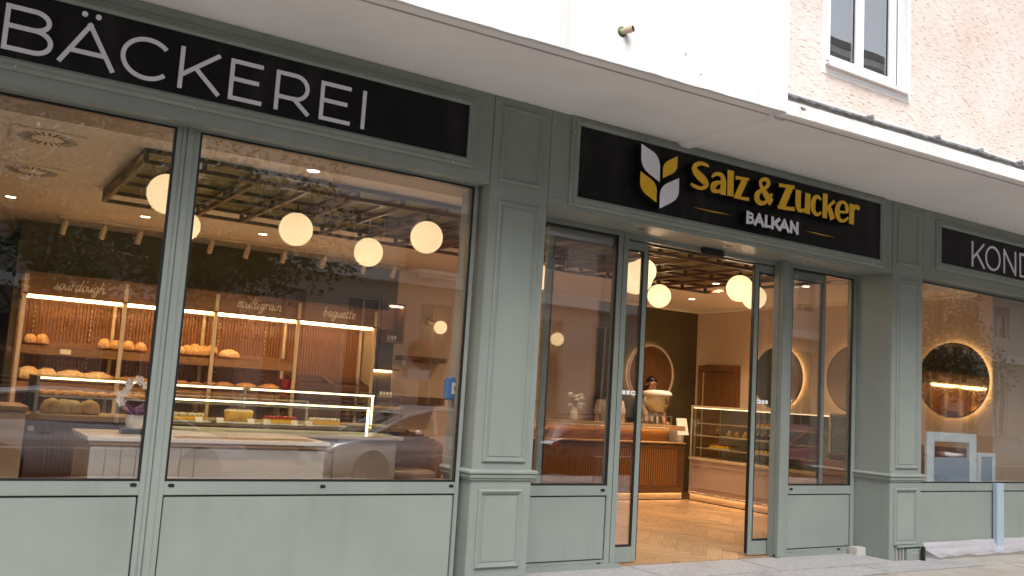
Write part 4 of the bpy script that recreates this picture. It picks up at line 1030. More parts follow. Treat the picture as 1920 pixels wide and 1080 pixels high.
for k, px in enumerate((372, 412, 470, 500, 552, 580)):
    c = P(px, 800, y=KY0+.07)
    tag(MB().prism([(c.x-.028, KY0+.065, KZ+.0005), (c.x+.028, KY0+.065, KZ+.0005), (c.x+.028, KY0+.085, KZ+.042), (c.x-.028, KY0+.085, KZ+.042)], (0, .002, 0)).build('price_card', 'china'), 'small white price card on the glass shelf of the cake case', 'price card', 'price cards in the cake case')
# orchid on the white counter
c = P(256, 815, z=.861); c.y = max(c.y, 1.35); c = P(256, 790, y=1.62); c.z = .861
t = thing('orchid', 'white orchid in a purple-wrapped pot on the white counter', 'plant', c)
MB().lathe([(.052, .02), (.066, .02), (.082, .135), (.074, .135), (.066, .06)], c, 20).build('pot', 'china', t)
MB().box(c.x-.10, c.x+.12, c.y-.08, c.y+.08, c.z, c.z+.035).build('tray', 'black_plastic', t, bevel=.005)
q = MB()
for k in range(7):
    a = k*.9; p0 = c+Vector((0, 0, .12)); r = .09+.03*(k % 3)
    pts = [p0, p0+Vector((math.cos(a)*r*.6, math.sin(a)*r*.6, .05)), p0+Vector((math.cos(a)*r*1.1, math.sin(a)*r*1.1, .09+.03*math.sin(k*2))), p0+Vector((math.cos(a+.7)*r*.9, math.sin(a+.7)*r*.9, .06))]
    q.add(pts+[p0+Vector((math.cos(a+.7)*r*.5, math.sin(a+.7)*r*.5, .04))], [(0, 1, 2), (0, 2, 3), (0, 3, 4)])
q.build('wrapping', 'purple', t)
st = [c+Vector((.02, 0, .12)), c+Vector((.05, 0, .25)), c+Vector((.03, -.01, .34)), c+Vector((-.04, -.02, .36)), c+Vector((-.10, -.03, .30)), c+Vector((-.13, -.03, .22))]
pts = []
for k in range(len(st)-1):
    for j in range(4): pts.append(st[k].lerp(st[k+1], j/4))
MB().tube(pts+[st[-1]], .004, 6).build('stem', 'stemgreen', t)
for k, (i, dx, dz) in enumerate(((7, 0, .03), (9, -.02, .03), (11, 0, .035), (13, -.025, .02), (15, .0, .03), (16, -.03, -.02), (17, .01, .02), (18, -.02, -.02), (19, .0, -.02))):
    fc = pts[min(i, len(pts)-1)]+Vector((dx, -.02, dz)); q = MB()
    for j in range(5):
        a = j*2*math.pi/5+k; u = Vector((math.cos(a), -.25, math.sin(a))); w = Vector((-math.sin(a), 0, math.cos(a)))
        q.add([fc, fc+u*.018+w*.014, fc+u*.036+Vector((0, .008, 0)), fc+u*.018-w*.014], [(0, 1, 2, 3)])
    q.build('flower', 'petal', t)
for a in (-.5, .4, 2.6):
    q = MB(); d_ = Vector((math.cos(a), math.sin(a)*.5, 0)); w = Vector((-d_.y, d_.x, 0)).normalized()*.02; b0 = c+Vector((0, 0, .12))
    q.add([b0, b0+d_*.07+Vector((0, 0, .05))+w, b0+d_*.14+Vector((0, 0, .03)), b0+d_*.07+Vector((0, 0, .05))-w], [(0, 1, 2, 3)]); q.build('leaf', 'stemgreen', t)

# ---------------- beige middle of the room
def sconce(px, py, lab):
    c = P(px, py, y=CY-.14); t = thing('wall_lamp', lab, 'wall lamp', (c.x, CY-.005, c.z+.07), 'small globe wall lamps')
    MB().lathe([(.055, -.006), (.055, -.030), (.02, -.032)], (c.x-.09, CY, c.z+.075), 20, 'Y').build('wall_plate', 'cream_post', t)
    MB().tube([(c.x-.09, CY-.03, c.z+.075), (c.x-.09, c.y, c.z+.075), (c.x, c.y, c.z+.085)], .009, 8).build('arm', 'cream_post', t)
    R = 12.5*(c-CAM).dot(_f)/FPX; MB().ball(c, R, 20, 14).build('globe', 'globe', t)
sconce(826, 614, 'small globe wall lamp on the beige wall right of the bread shelf'); sconce(1045, 636, 'small globe wall lamp on the beige wall seen through the entrance side light')
t = thing('wall_cabinet', 'dark wood wall cabinet with lit spice niches beside the bread shelf', 'cabinet', (4.78, 5.0, 1.3))
q = MB().box(4.715, 4.735, 4.93, CY-.002, 1.86, 2.35).box(4.93, 4.95, 4.93, CY-.002, 1.86, 2.35).box(4.735, 4.93, 4.93, CY-.002, 1.86, 1.885).box(4.735, 4.93, 4.93, CY-.002, 2.325, 2.35).box(4.735, 4.93, CY-.02, CY-.003, 1.885, 2.325)
q.build('carcass', 'walnut_z', t)
MB().box(4.75, 4.92, 4.96, 4.97, 2.312, 2.323).build('led_strip', 'led', t)
q = MB().box(4.65, 4.94, 4.95, CY-.002, 1.15, 1.18).box(4.65, 4.94, 4.95, CY-.002, 1.52, 1.54); q.build('niche_shelf', 'walnut', t)
MB().box(4.66, 4.93, CY-.03, CY-.02, 1.50, 1.515).build('led_strip', 'led', t)
for z0 in (1.886, 1.18):
    for k in range(4): MB().lathe([(.018, 0), (.020, .05), (.013, .058), (.013, .072)], (4.755+.045*k, 5.05, z0), 12).build('jar', 'china', t)
# two wooden wall shelves and a wainscot behind
t = thing('wall_shelf', 'wooden wall shelf on the beige wall under the small lamp, upper one', 'shelf', (5.2, 5.1, 1.6))
MB().box(4.98, 5.62, 4.98, CY-.006, 1.66, 1.72).build('board', 'walnut', t, bevel=.003); MB().box(5.0, 5.05, 5.02, CY-.006, 1.60, 1.66).build('bracket', 'alu', t)
t = thing('wall_shelf', 'wooden wall shelf on the beige wall under the small lamp, lower one', 'shelf', (5.2, 5.1, 1.2))
MB().box(4.98, 5.62, 4.98, CY-.006, 1.12, 1.21).build('board', 'walnut', t, bevel=.003); MB().box(5.0, 5.05, 5.02, CY-.006, 1.06, 1.12).build('bracket', 'alu', t)
# armchair-like brown round stool and grey bin unit near the window end
t = thing('tub_chair', 'brown leather tub chair with curved wooden back by the window', 'chair', (4.0, 2.75, 0))
q = MB(); n_ = 18; R = .34
for k in range(n_):
    a0 = math.pi*(-.15+1.3*k/n_); a1 = math.pi*(-.15+1.3*(k+1)/n_); h = .93-.12*abs(k-n_/2)/(n_/2)*1.4
    q.prism([(4.05+R*math.cos(a0), 2.75+R*math.sin(a0), .45), (4.05+R*math.cos(a1), 2.75+R*math.sin(a1), .45), (4.05+(R-.05)*math.cos(a1), 2.75+(R-.05)*math.sin(a1), .45), (4.05+(R-.05)*math.cos(a0), 2.75+(R-.05)*math.sin(a0), .45)], (0, 0, h-.45))
q.build('backrest', 'shelfwood', t)
MB().lathe([(.27, .40), (.29, .42), (.29, .50), (.25, .52)], (4.05, 2.75, 0), 24).build('seat', 'mauve', t)
for a in (.6, 2.2, 3.8, 5.4): MB().tube([(4.05+.2*math.cos(a), 2.75+.2*math.sin(a), .41), (4.05+.26*math.cos(a), 2.75+.26*math.sin(a), 0)], [.018, .012], 8).build('leg', 'walnut_z', t)
# blue hand sanitiser dispenser fixed to the window reveal
c = P(849, 728, y=.30); t = thing('soap_dispenser', 'bright blue wall dispenser beside the big display window', 'dispenser', (c.x, .3, c.z))
MB().box(c.x-.05, c.x+.055, .26, .36, c.z-.085, c.z+.075).build('case', 'blue_box', t, bevel=.014)
MB().box(c.x-.03, c.x+.012, .254, .2605, c.z-.04, c.z+.04).build('white_panel', 'pvcwhite', t, bevel=.002)
MB().box(c.x-.014, c.x-.004, .2525, .2545, c.z-.018, c.z+.015).build('mark', 'black_plastic', t)
q = MB().box(c.x+.056, c.x+.12, .22, .42, .7, 2.74); struct(q.build('window_reveal_inside', 'beige_wall'))

# ================================================================== right side of the room
# glowing wooden niche disc on the olive wall
nc = P(1219, 702, y=CY-.03); NR = .455
t = thing('round_wall_panel', 'round wooden wall panel with a pale rim glowing against the dark wall', 'wall panel', nc)
MB().lathe([(0.001, -.045), (NR-.03, -.045), (NR-.03, -.035), (.001, -.035)], (nc.x, CY, nc.z), 64, 'Y', False).build('panel', 'walnut_z', t)
MB().lathe([(NR-.03, -.034), (NR-.03, -.060), (NR-.022, -.064), (NR-.004, -.064), (NR, -.058), (NR, -.034)], (nc.x, CY, nc.z), 64, 'Y').build('rim', 'halo_rim', t)
q = MB(); q.tube([(nc.x+(NR-.03)*math.cos(2*math.pi*k/48), CY-.017, nc.z+(NR-.03)*math.sin(2*math.pi*k/48)) for k in range(48)], .008, 6, closed=True); q.build('glow_ring', 'halo', t)
q = MB()
for k in range(46):
    x = nc.x-.41+k*.018; h = math.sqrt(max(0, (NR-.035)**2-(x-nc.x)**2)); q.box(x, x+.0135, CY-.0485, CY-.0448, nc.z-h, nc.z+h)
o = q.build('fluting', 'walnut_z', t); o['kind'] = 'stuff'
# mirrors on the right wall
for cy, cz, lab in ((3.49, 1.782, 'round backlit wall mirror above the glass pastry case'), (2.20, 1.785, 'round backlit wall mirror partly hidden by the right entrance pier'), (.86, 1.797, 'round backlit wall mirror behind the KOND window')):
    R = .443
    t = thing('round_mirror', lab, 'mirror', (RX, cy, cz), 'round backlit mirrors on the beige wall')
    MB().lathe([(.001, -.072), (R-.012, -.072), (R-.012, -.066), (.001, -.066)], (RX, cy, cz), 64, 'X', False).build('mirror_glass', 'mirror', t)
    MB().lathe([(R-.012, -.062), (R-.012, -.076), (R, -.076), (R, -.060), (R-.012, -.060)], (RX, cy, cz), 64, 'X').build('rim', 'mirror_rim', t)
    q = MB(); q.tube([(RX-.034, cy+(R-.035)*math.cos(2*math.pi*k/48), cz+(R-.035)*math.sin(2*math.pi*k/48)) for k in range(48)], .008, 6, closed=True); q.build('glow_ring', 'halo', t)
# brown door on the right wall
t = thing('inner_door', 'brown wooden inner door with wooden frame in the beige wall', 'door', (RX, 4.68, 0))
MB().box(RX-.045, RX-.001, 5.02, 5.11, 0, 1.95).box(RX-.045, RX-.001, 4.25, 4.34, 0, 1.95).box(RX-.045, RX-.001, 4.34, 5.02, 1.86, 1.95).build('door_frame', 'walnut_z', t, bevel=.004)
MB().box(RX-.03, RX-.001, 4.345, 5.015, .005, 1.85).build('door_leaf', 'walnut_z', t)
MB().box(RX-.034, RX-.0305, 4.985, 5.010, .005, 1.85).build('pale_strip', 'cream_post', t)
# back counter
t = thing('drinks_counter', 'wooden drinks counter with fluted front and glowing stone plinth', 'counter', (8.0, 4.5, 0))
DX0, DX1 = 6.3, 9.08
MB().box(DX0, DX1, 4.215, 4.75, .122, .772).build('body', 'walnut', t)
q = MB(); x = DX0+.06
while x < DX1-.16: q.box(x, x+.024, 4.200, 4.2155, .20, .70); x += .040
o = q.build('fluting', 'slatwood', t); o['kind'] = 'stuff'
MB().box(DX0, DX1, 4.196, 4.2145, .702, .755).box(DX0, DX1, 4.196, 4.2145, .125, .198).box(DX1-.13, DX1, 4.196, 4.2145, .199, .701).build('front_rail', 'walnut', t, bevel=.003)
MB().box(DX0-.01, DX1+.005, 4.18, 4.76, .773, .792).build('shelf_board', 'lightwood', t, bevel=.003)
MB().box(DX0, 8.92, 4.36, 4.75, .793, .985).build('riser', 'shelfwood', t)
MB().box(DX0-.01, 9.07, 4.192, 4.202, .955, .9855).build('top_lip', 'lightwood', t)
MB().box(DX0, 8.90, 4.335, 4.350, .974, .982).build('led_strip', 'plinthglow', t)
MB().box(DX0-.01, 9.07, 4.19, 4.76, .986, 1.022).build('top', 'lightwood', t, bevel=.004)
MB().box(DX0, DX1-.01, 4.235, 4.75, .012, .1215).build('plinth', 'stone', t)
MB().box(DX0, DX1, 4.194, 4.203, .098, .1245).build('plinth_lip', 'walnut', t)
MB().box(DX0, DX1, 4.216, 4.226, .1135, .1215).build('plinth_led', 'plinthglow', t)
MB().box(DX0, DX1, 4.225, 4.75, .0, .0118).build('shadow_gap', 'gasket', t)
# pastry case along the right
CX0, CY0_, CY1_ = 9.15, 1.80, 4.17
t = thing('pastry_case', 'tall glass pastry case on a mauve panelled base with glowing stone plinth', 'display case', (9.45, 3.0, 0))
MB().box(CX0, 9.80, CY0_, CY1_, .125, .565).build('base', 'mauve', t, bevel=.004)
for a, b_ in ((3.10, 4.10), (2.02, 3.02)):
    q = MB(); n_ = [(CX0-.001, a, .19), (CX0-.001, b_, .19), (CX0-.001, b_, .51), (CX0-.001, a, .51)]
    for (p, r_) in (((a, .19), (b_, .205)), ((a, .495), (b_, .51))): q.box(CX0-.008, CX0-.001, p[0], r_[0], p[1], r_[1])
    for yy in (a, b_-.015): q.box(CX0-.008, CX0-.001, yy, yy+.015, .2055, .4945)
    q.build('panel_bead', 'mauve', t)
MB().box(CX0+.03, 9.80, CY0_, CY1_, .012, .1245).build('plinth', 'stone', t)
MB().box(CX0-.002, CX0+.007, CY0_, CY1_, .098, .1245).build('plinth_lip', 'mauve', t)
MB().box(CX0+.016, CX0+.026, CY0_, CY1_, .1135, .1240).build('plinth_led', 'plinthglow', t)
MB().box(CX0+.02, 9.80, CY0_, CY1_, .0, .0118).build('shadow_gap', 'gasket', t)
MB().box(CX0-.012, 9.82, CY0_-.01, CY1_+.01, .566, .604).build('ledge', 'cream_post', t, bevel=.004)
z0, z1 = .605, 1.325
MB().box(CX0, CX0+.008, CY0_, CY1_, z0, z1-.03).build('front_pane', 'caseglass', t)
for y in (CY0_, CY1_-.012): MB().box(CX0+.009, 9.78, y, y+.010, z0, z1-.03).build('end_pane', 'caseglass', t)
MB().box(CX0, 9.80, CY0_, CY1_, z1-.03, z1).build('top', 'cream_post', t)
MB().box(CX0+.02, CX0+.045, CY0_+.03, CY1_-.03, z1-.040, z1-.031).build('led_bar', 'led_soft', t)
for y in (CY1_-.03, 3.42, 3.30, 2.6, CY0_+.02): MB().box(9.70, 9.725, y-.015, y+.015, z0, z1-.031).build('upright', 'cream_post', t)
for y in (CY1_-.018, CY0_+.0): MB().box(CX0+.0005, CX0+.018, y, y+.018, z0, z1-.031).build('corner_stile', 'cream_post', t)
MB().box(9.73, 9.79, CY0_, CY1_, z0, z1-.031).build('back_panel', 'greypanel', t)
for z in (.745, .915, 1.085):
    MB().box(CX0+.06, 9.69, CY0_+.05, CY1_-.08, z-.008, z).build('glass_shelf', 'edgeglass', t)
    MB().box(CX0+.045, CX0+.0595, CY0_+.05, CY1_-.08, z-.012, z+.002).build('shelf_rail', 'cream_post', t)
def tart(py_px, z, lab, kind, n_, m2):
    c = P(*py_px, x=CX0+.22); y = c.y
    t = thing('pastry_plate', lab, 'pastry', (CX0+.22, y, z))
    MB().box(CX0+.10, CX0+.34, y-.20, y+.20, z+.0005, z+.010).build('board', 'china', t, bevel=.003)
    r = random.Random(int(y*100))
    for k in range(n_):
        yy = y-.15+.3*k/max(1, n_-1)
        if kind == 'slice':
            MB().box(CX0+.13, CX0+.30, yy-.028, yy+.028, z+.0105, z+.045).build('slice', 'cake_yellow', t, bevel=.004)
            MB().box(CX0+.132, CX0+.298, yy-.026, yy+.026, z+.0455, z+.056).build('topping', m2, t, bevel=.003)
        else:
            o_ = MB(); o_.ball((CX0+.2, yy, z+.035), .045, 14, 8, (1, .9, .7)); o_.build('bun', m2, t)
            o_ = MB(); o_.ball((CX0+.2, yy-.005, z+.068), .022, 10, 6); o_.build('cream_top', 'cake_cream', t)
tart((1357, 835), .745, 'row of yellow custard slices on the lowest shelf of the pastry case', 'slice', 6, 'berry')
tart((1436, 845), .745, 'cut yellow cake with dark topping low in the pastry case behind the door leaf', 'slice', 5, 'choc')
tart((1384, 812), .915, 'two cream buns on the middle shelf of the pastry case', 'bun', 3, 'crust_pale')
tart((1428, 815), .915, 'chocolate dusted buns on the middle shelf behind the door leaf', 'bun', 4, 'choc')
tart((1447, 792), 1.085, 'glazed fruit tart on the top shelf of the pastry case', 'slice', 5, 'berry')
# white till screen between counters
t = thing('till_screen', 'white till screen on a column between drinks counter and pastry case', 'till', (9.06, 4.45, 0))
MB().box(9.11, 9.145, 4.30, 4.60, .0, .95).build('column', 'china', t)
MB().prism([(8.93, 4.18, .90), (9.13, 4.18, .90), (9.13, 4.24, 1.13), (8.95, 4.24, 1.13)], (0, .02, 0)).build('screen', 'china', t)
# wooden box seats at the mirror wall near the street
t = thing('wooden_bench', 'wooden box bench with dark cushion below the mirrors by the street', 'bench', (9.5, 1.1, 0))
MB().box(9.2, 10.15, .62, 1.72, 0, .46).build('box', 'walnut_z', t, bevel=.006)
MB().box(9.19, 10.15, .61, 1.73, .461, .62).build('cushion', 'darkwall', t, bevel=.03)
MB().box(10.0, 10.17, .62, 1.72, .621, 1.02).build('backrest', 'walnut_z', t, bevel=.03)
t = thing('side_cabinet', 'orange wooden cabinet with dark trinket tray at the end of the pastry case', 'cabinet', (8.9, 1.4, 0))
MB().box(8.75, 9.14, 1.15, 1.62, 0, .62).build('lower_box', 'walnut_z', t, bevel=.006)
MB().box(8.75, 9.14, 1.15, 1.62, .621, .80).build('drawer', 'shelfwood', t, bevel=.006)
MB().box(8.80, 9.10, 1.20, 1.57, .801, .87).build('tray', 'choc', t, bevel=.02)
t = thing('coffee_table', 'round brown cafe table laid with tableware behind the KOND window', 'table', (8.95, .78, 0))
MB().lathe([(.02, .70), (.38, .70), (.385, .72), (.38, .735), (.02, .735)], (9.0, .85, 0), 32).build('top', 'walnut', t)
MB().tube([(9.0, .85, 0.02), (9.0, .85, .70)], .03, 12).build('stem', 'black_plastic', t); MB().lathe([(.22, 0), (.22, .015), (.03, .025)], (9.0, .85, 0), 24).build('foot', 'black_plastic', t)

# ---------------- drinks dispenser
c = P(1234, 760, y=4.48)
t = thing('drinks_dispenser', 'glass drinks dispenser half full of lemonade on the wooden counter', 'dispenser', (c.x, 4.48, 1.022))
b0 = Vector((c.x, 4.48, 1.0225))
q = MB().box(c.x-.17, c.x+.17, 4.36, 4.60, 1.0225, 1.035).box(c.x-.17, c.x+.17, 4.36, 4.60, 1.135, 1.146)
for dx in (-.16, -.06, .06, .16): q.box(c.x+dx-.008, c.x+dx+.008, 4.365, 4.381, 1.035, 1.135).box(c.x+dx-.008, c.x+dx+.008, 4.58, 4.596, 1.035, 1.135)
q.build('stand', 'steel', t)
MB().box(c.x-.13, c.x+.05, 4.40, 4.56, 1.147, 1.189).build('pedestal', 'greypanel', t, bevel=.01)
zb = 1.182
MB().lathe([(.105, 0), (.135, .03), (.185, .14), (.205, .24), (.205, .262), (.201, .262), (.201, .24), (.181, .14), (.131, .034), (.10, .006)], (c.x-.03, 4.48, zb), 32).build('bowl', 'bowlglass', t)
MB().lathe([(.098, .008), (.128, .036), (.172, .118), (.166, .122), (.02, .122)], (c.x-.03, 4.48, zb), 32).build('lemonade', 'juice', t)
MB().lathe([(.206, .250), (.214, .256), (.213, .275), (.196, .300), (.150, .318), (.08, .326), (.01, .327)], (c.x-.03, 4.48, zb), 32).build('lid', 'china', t)
q = MB(); q.tube([(c.x-.03, 4.36, zb-.03), (c.x-.03, 4.32, zb-.03), (c.x-.03, 4.315, zb-.06)], .012, 8); q.build('tap', 'steel', t)
# white orchid on the drinks counter
c = P(1076, 785, y=4.45); c.z = 1.022
t = thing('flower_vase', 'white flowers in a vase on the drinks counter seen through the side light', 'plant', c)
MB().lathe([(.04, 0), (.055, .04), (.05, .12), (.03, .17), (.035, .18)], c, 18).build('vase', 'china', t)
r = random.Random(5)
for k in range(12):
    d_ = Vector((r.uniform(-.08, .13), r.uniform(-.06, .06), r.uniform(.18, .36))); MB().tube([c+Vector((0, 0, .15)), c+d_], .003, 5).build('stem', 'stemgreen', t)
    o_ = MB(); o_.ball(c+d_, .032, 10, 7, (1.2, 1, .7)); o_.build('blossom', 'petal', t)

# ---------------- people
def skin_mesh(name, verts, edges, radii, m, parent, root=0, sub=2):
    me = bpy.data.meshes.new(name); me.from_pydata(verts, edges, []); me.update()
    o = ob(name, me, m, parent)
    o.modifiers.new('skin', 'SKIN'); 
    if not me.skin_vertices: me.skin_vertices.new() if hasattr(me.skin_vertices, 'new') else None
    for i, r_ in enumerate(radii):
        sv = me.skin_vertices[0].data[i]; sv.radius = r_ if isinstance(r_, tuple) else (r_, r_); sv.use_root = (i == root)
    sm = o.modifiers.new('sub', 'SUBSURF'); sm.levels = sub; sm.render_levels = sub
    dg = bpy.context.evaluated_depsgraph_get(); ev = o.evaluated_get(dg)
    m2 = bpy.data.meshes.new_from_object(ev); o.modifiers.clear(); o.data = m2
    m2.polygons.foreach_set('use_smooth', [True]*len(m2.polygons)); m2.materials.clear(); m2.materials.append(MATS[m]); return o
def person(loc, rz, label, h=1.69, glasses=True, bun=True):
    """faces -y in local space"""
    t = thing('person', label, 'person', loc, 'bakery staff behind the drinks counter', rz=rz if rz else 0)
    ORG[t.name] = Vector((0, 0, 0)); k = h/1.70
    V = [(0, 0, .92), (0, .0, 1.08), (0, .01, 1.25), (0, .015, 1.38), (0, 0, 1.46), (0, -.012, 1.53), (0, -.02, 1.60), (0, -.018, 1.655),
         (.16, .015, 1.37), (.20, -.02, 1.12), (.17, -.20, .99), (.13, -.32, 1.045), (-.16, .015, 1.37), (-.20, -.02, 1.12), (-.17, -.20, .99), (-.13, -.32, 1.045),
         (.095, 0, .86), (.10, -.01, .48), (.10, .01, .08), (.105, -.13, .04), (-.095, 0, .86), (-.10, -.01, .48), (-.10, .01, .08), (-.105, -.13, .04)]
    E_ = [(0, 1), (1, 2), (2, 3), (3, 4), (4, 5), (5, 6), (6, 7), (3, 8), (8, 9), (9, 10), (10, 11), (3, 12), (12, 13), (13, 14), (14, 15), (0, 16), (16, 17), (17, 18), (18, 19), (0, 20), (20, 21), (21, 22), (22, 23)]
    Rr = [(.14, .10), (.12, .09), (.14, .10), (.13, .085), .052, (.062, .070), (.072, .088), (.060, .075), .056, .044, .034, .026, .056, .044, .034, .026, .085, .058, .042, .034, .085, .058, .042, .034]
    V = [tuple(c*k for c in v) for v in V]
    body = skin_mesh('body', V, E_, Rr, 'skin', t)
    # hands: palm plus five bent fingers
    for s_ in (1, -1):
        w0 = Vector((s_*.13, -.32, 1.045))*k; hv = [tuple(w0), tuple(w0+Vector((-s_*.01, -.045, .0)))]; he = [(0, 1)]; hr = [.026, (.030, .016)]
        for j in range(4):
            a = len(hv); bx_ = w0+Vector((s_*(.022-.015*j)-s_*.01, -.05, 0)); L = (.032, .038, .036, .028)[j]
            hv += [tuple(bx_), tuple(bx_+Vector((0, -L, -.004))), tuple(bx_+Vector((0, -L*1.6, -.020)))]; he += [(1, a), (a, a+1), (a+1, a+2)]; hr += [.0095, .009, .0075]
        a = len(hv); hv += [tuple(w0+Vector((-s_*.034, -.025, -.002))), tuple(w0+Vector((-s_*.05, -.05, -.008)))]; he += [(0, a), (a, a+1)]; hr += [.011, .009]
        skin_mesh('hand', hv, he, hr, 'skin', body)
    # shirt with short sleeves
    SV = [V[0], V[1], V[2], V[3], tuple(Vector(V[3])+Vector((0, .0, .045))), V[8], tuple(Vector(V[8]).lerp(Vector(V[9]), .75)), V[12], tuple(Vector(V[12]).lerp(Vector(V[13]), .75))]
    skin_mesh('shirt', SV, [(0, 1), (1, 2), (2, 3), (3, 4), (3, 5), (5, 6), (3, 7), (7, 8)], [(.155, .115), (.14, .105), (.158, .115), (.145, .10), (.075, .07), .074, .066, .074, .066], 'shirt', t)
    TV = [V[0], V[16], V[17], tuple(Vector(V[18])+Vector((0, 0, .03))), V[20], V[21], tuple(Vector(V[22])+Vector((0, 0, .03)))]
    skin_mesh('trousers', TV, [(0, 1), (1, 2), (2, 3), (0, 4), (4, 5), (5, 6)], [(.15, .11), .098, .07, .056, .098, .07, .056], 'trousers', t)
    hc = Vector((0, -.02, 1.602))*k
    q = MB(); q.ball(hc+Vector((0, .018, .016)), .1, 24, 16, (.84, 1.0, 1.02))
    q2 = MB(); keep = []
    for v in q.v: v.xyz = v + (v-hc).normalized()*(.004*noise.noise(v*60))
    for f_ in q.f:
        cc = sum((q.v[i] for i in f_), Vector())/len(f_)-hc
        if cc.y > -.035-.03*(cc.z > .07) or cc.z > .062: keep.append(f_)
    q2.add(q.v, keep, True); q2.build('hair', 'hair', t)
    if bun: o_ = MB(); o_.ball(hc+Vector((0, .115, .02)), .042, 14, 10); o_.build('hair_bun', 'hair', t)
    # face
    o_ = MB(); o_.add([hc+Vector(p) for p in ((-.010, -.084, .012), (.010, -.084, .012), (.016, -.082, -.026), (-.016, -.082, -.026), (0, -.108, -.020), (0, -.092, .012))], [(0, 5, 4, 3), (5, 1, 2, 4), (3, 4, 2)], True); o_.build('nose', 'skin', body)
    for s_ in (1, -1):
        o_ = MB(); o_.ball(hc+Vector((s_*.030, -.078, .008)), .011, 10, 8, (1.3, .6, .8)); e_ = o_.build('eye', 'china', body)
        o_ = MB(); o_.ball(hc+Vector((s_*.030, -.0845, .008)), .0052, 8, 6); o_.build('iris', 'hair', body)
        o_ = MB(); o_.tube([hc+Vector((s_*.014, -.088, .028)), hc+Vector((s_*.032, -.086, .033)), hc+Vector((s_*.050, -.072, .027))], .0035, 6); o_.build('eyebrow', 'hair', body)
        o_ = MB(); o_.ball(hc+Vector((s_*.078, .005, -.004)), .022, 10, 8, (.4, .8, 1.3)); o_.build('ear', 'skin', body)
    o_ = MB(); o_.tube([hc+Vector((-.024, -.078, -.048)), hc+Vector((0, -.087, -.050)), hc+Vector((.024, -.078, -.048))], [.003, .006, .003], 8); o_.build('mouth', 'berry', body)
    if glasses:
        g = MB()
        for s_ in (1, -1): g.tube([hc+Vector((s_*.031+.023*math.cos(a*math.pi/8), -.094, .006+.019*math.sin(a*math.pi/8))) for a in range(16)], .0018, 5, closed=True); g.tube([hc+Vector((s_*.054, -.094, .008)), hc+Vector((s_*.076, .0, .008))], .0018, 5)
        g.tube([hc+Vector((-.008, -.096, .010)), hc+Vector((.008, -.096, .010))], .0018, 5); g.build('glasses', 'hair', t)
    return t
c = P(1226, 715, y=4.92); person((c.x, 4.97, 0), -.35, 'bakery worker in white shirt and glasses behind the drinks dispenser', 1.70)
c = P(1150, 715, y=4.92); person((c.x, 4.97, 0), -.6, 'bakery worker in white short-sleeved shirt mostly hidden by the door post', 1.58, False)

# ================================================================== things at the right window and on the pavement
def standing_frame(x0, x1, z0, z1, y, split, lab, w):
    t = thing('display_frame', lab, 'frame', ((x0+x1)/2, y, z0))
    f_ = MB().box(x0, x0+w, y, y+.03, z0, z1).box(x1-w, x1, y, y+.03, z0, z1).box(x0+w, x1-w, y, y+.03, z1-w*.7, z1).box(x0+w, x1-w, y, y+.03, z0, z0+.012)
    f_.build('frame', 'paleblue', t, bevel=.003)
    zs = z0+(z1-z0)*split
    MB().box(x0+w, x1-w, y+.010, y+.018, z0+.012, zs).build('board', 'bluegrey', t)
    if split < .9: MB().box(x0+w, x1-w, y+.010, y+.016, zs, z1-w*.7).build('pane', 'caseglass', t)
standing_frame(8.63, 9.515, .669, 1.195, .20, .52, 'larger pale blue frame with half-height board standing in the KOND window', .13)
standing_frame(9.56, 9.89, .669, .998, .21, .93, 'smaller white frame with blue-grey board standing in the KOND window', .06)
c0 = P(1868, 960, y=.06).x; c1 = P(1881, 960, y=.06).x
tag(MB().box(c0, c1, .05, .10, -.02, .695).build('upright_post', 'bluegrey', bevel=.004), 'blue-grey upright post in front of the KOND window panel', 'post')
q = MB(); nX, nY = 70, 6; p0 = P(1735, 1040, y=.06).x; p1 = 11.2
vs_ = []
for j in range(nY+1):
    for i in range(nX+1):
        x = p0+(p1-p0)*i/nX; w = noise.noise((x*1.3, j*.25, 2)); cr = noise.noise((x*5, j*.4, 7))
        v = j/nY
        vs_.append((x, .085-.05*v-.02*w-.32*max(0, v-.55), .115-.105*min(1, v*1.25)+.018*cr*(.4+v)+.004))
q.add(vs_, [(j*(nX+1)+i, j*(nX+1)+i+1, (j+1)*(nX+1)+i+1, (j+1)*(nX+1)+i) for j in range(nY) for i in range(nX)], True)
m = MATS['plastic_film']; n, l = nt(m); b = n['Principled BSDF']; b.inputs['Alpha'].default_value = .45
tag(q.build('plastic_sheet', 'plastic_film'), 'crumpled clear plastic sheet along the foot of the KOND window panel', 'plastic sheet')
c = P(1730, 1045, y=-.06); tag(MB().box(c.x-.018, c.x+.018, -.08, -.05, -.024, .11).build('small_post', 'black_plastic', bevel=.003), 'short black stake on the pavement at the foot of the narrow pier', 'post')

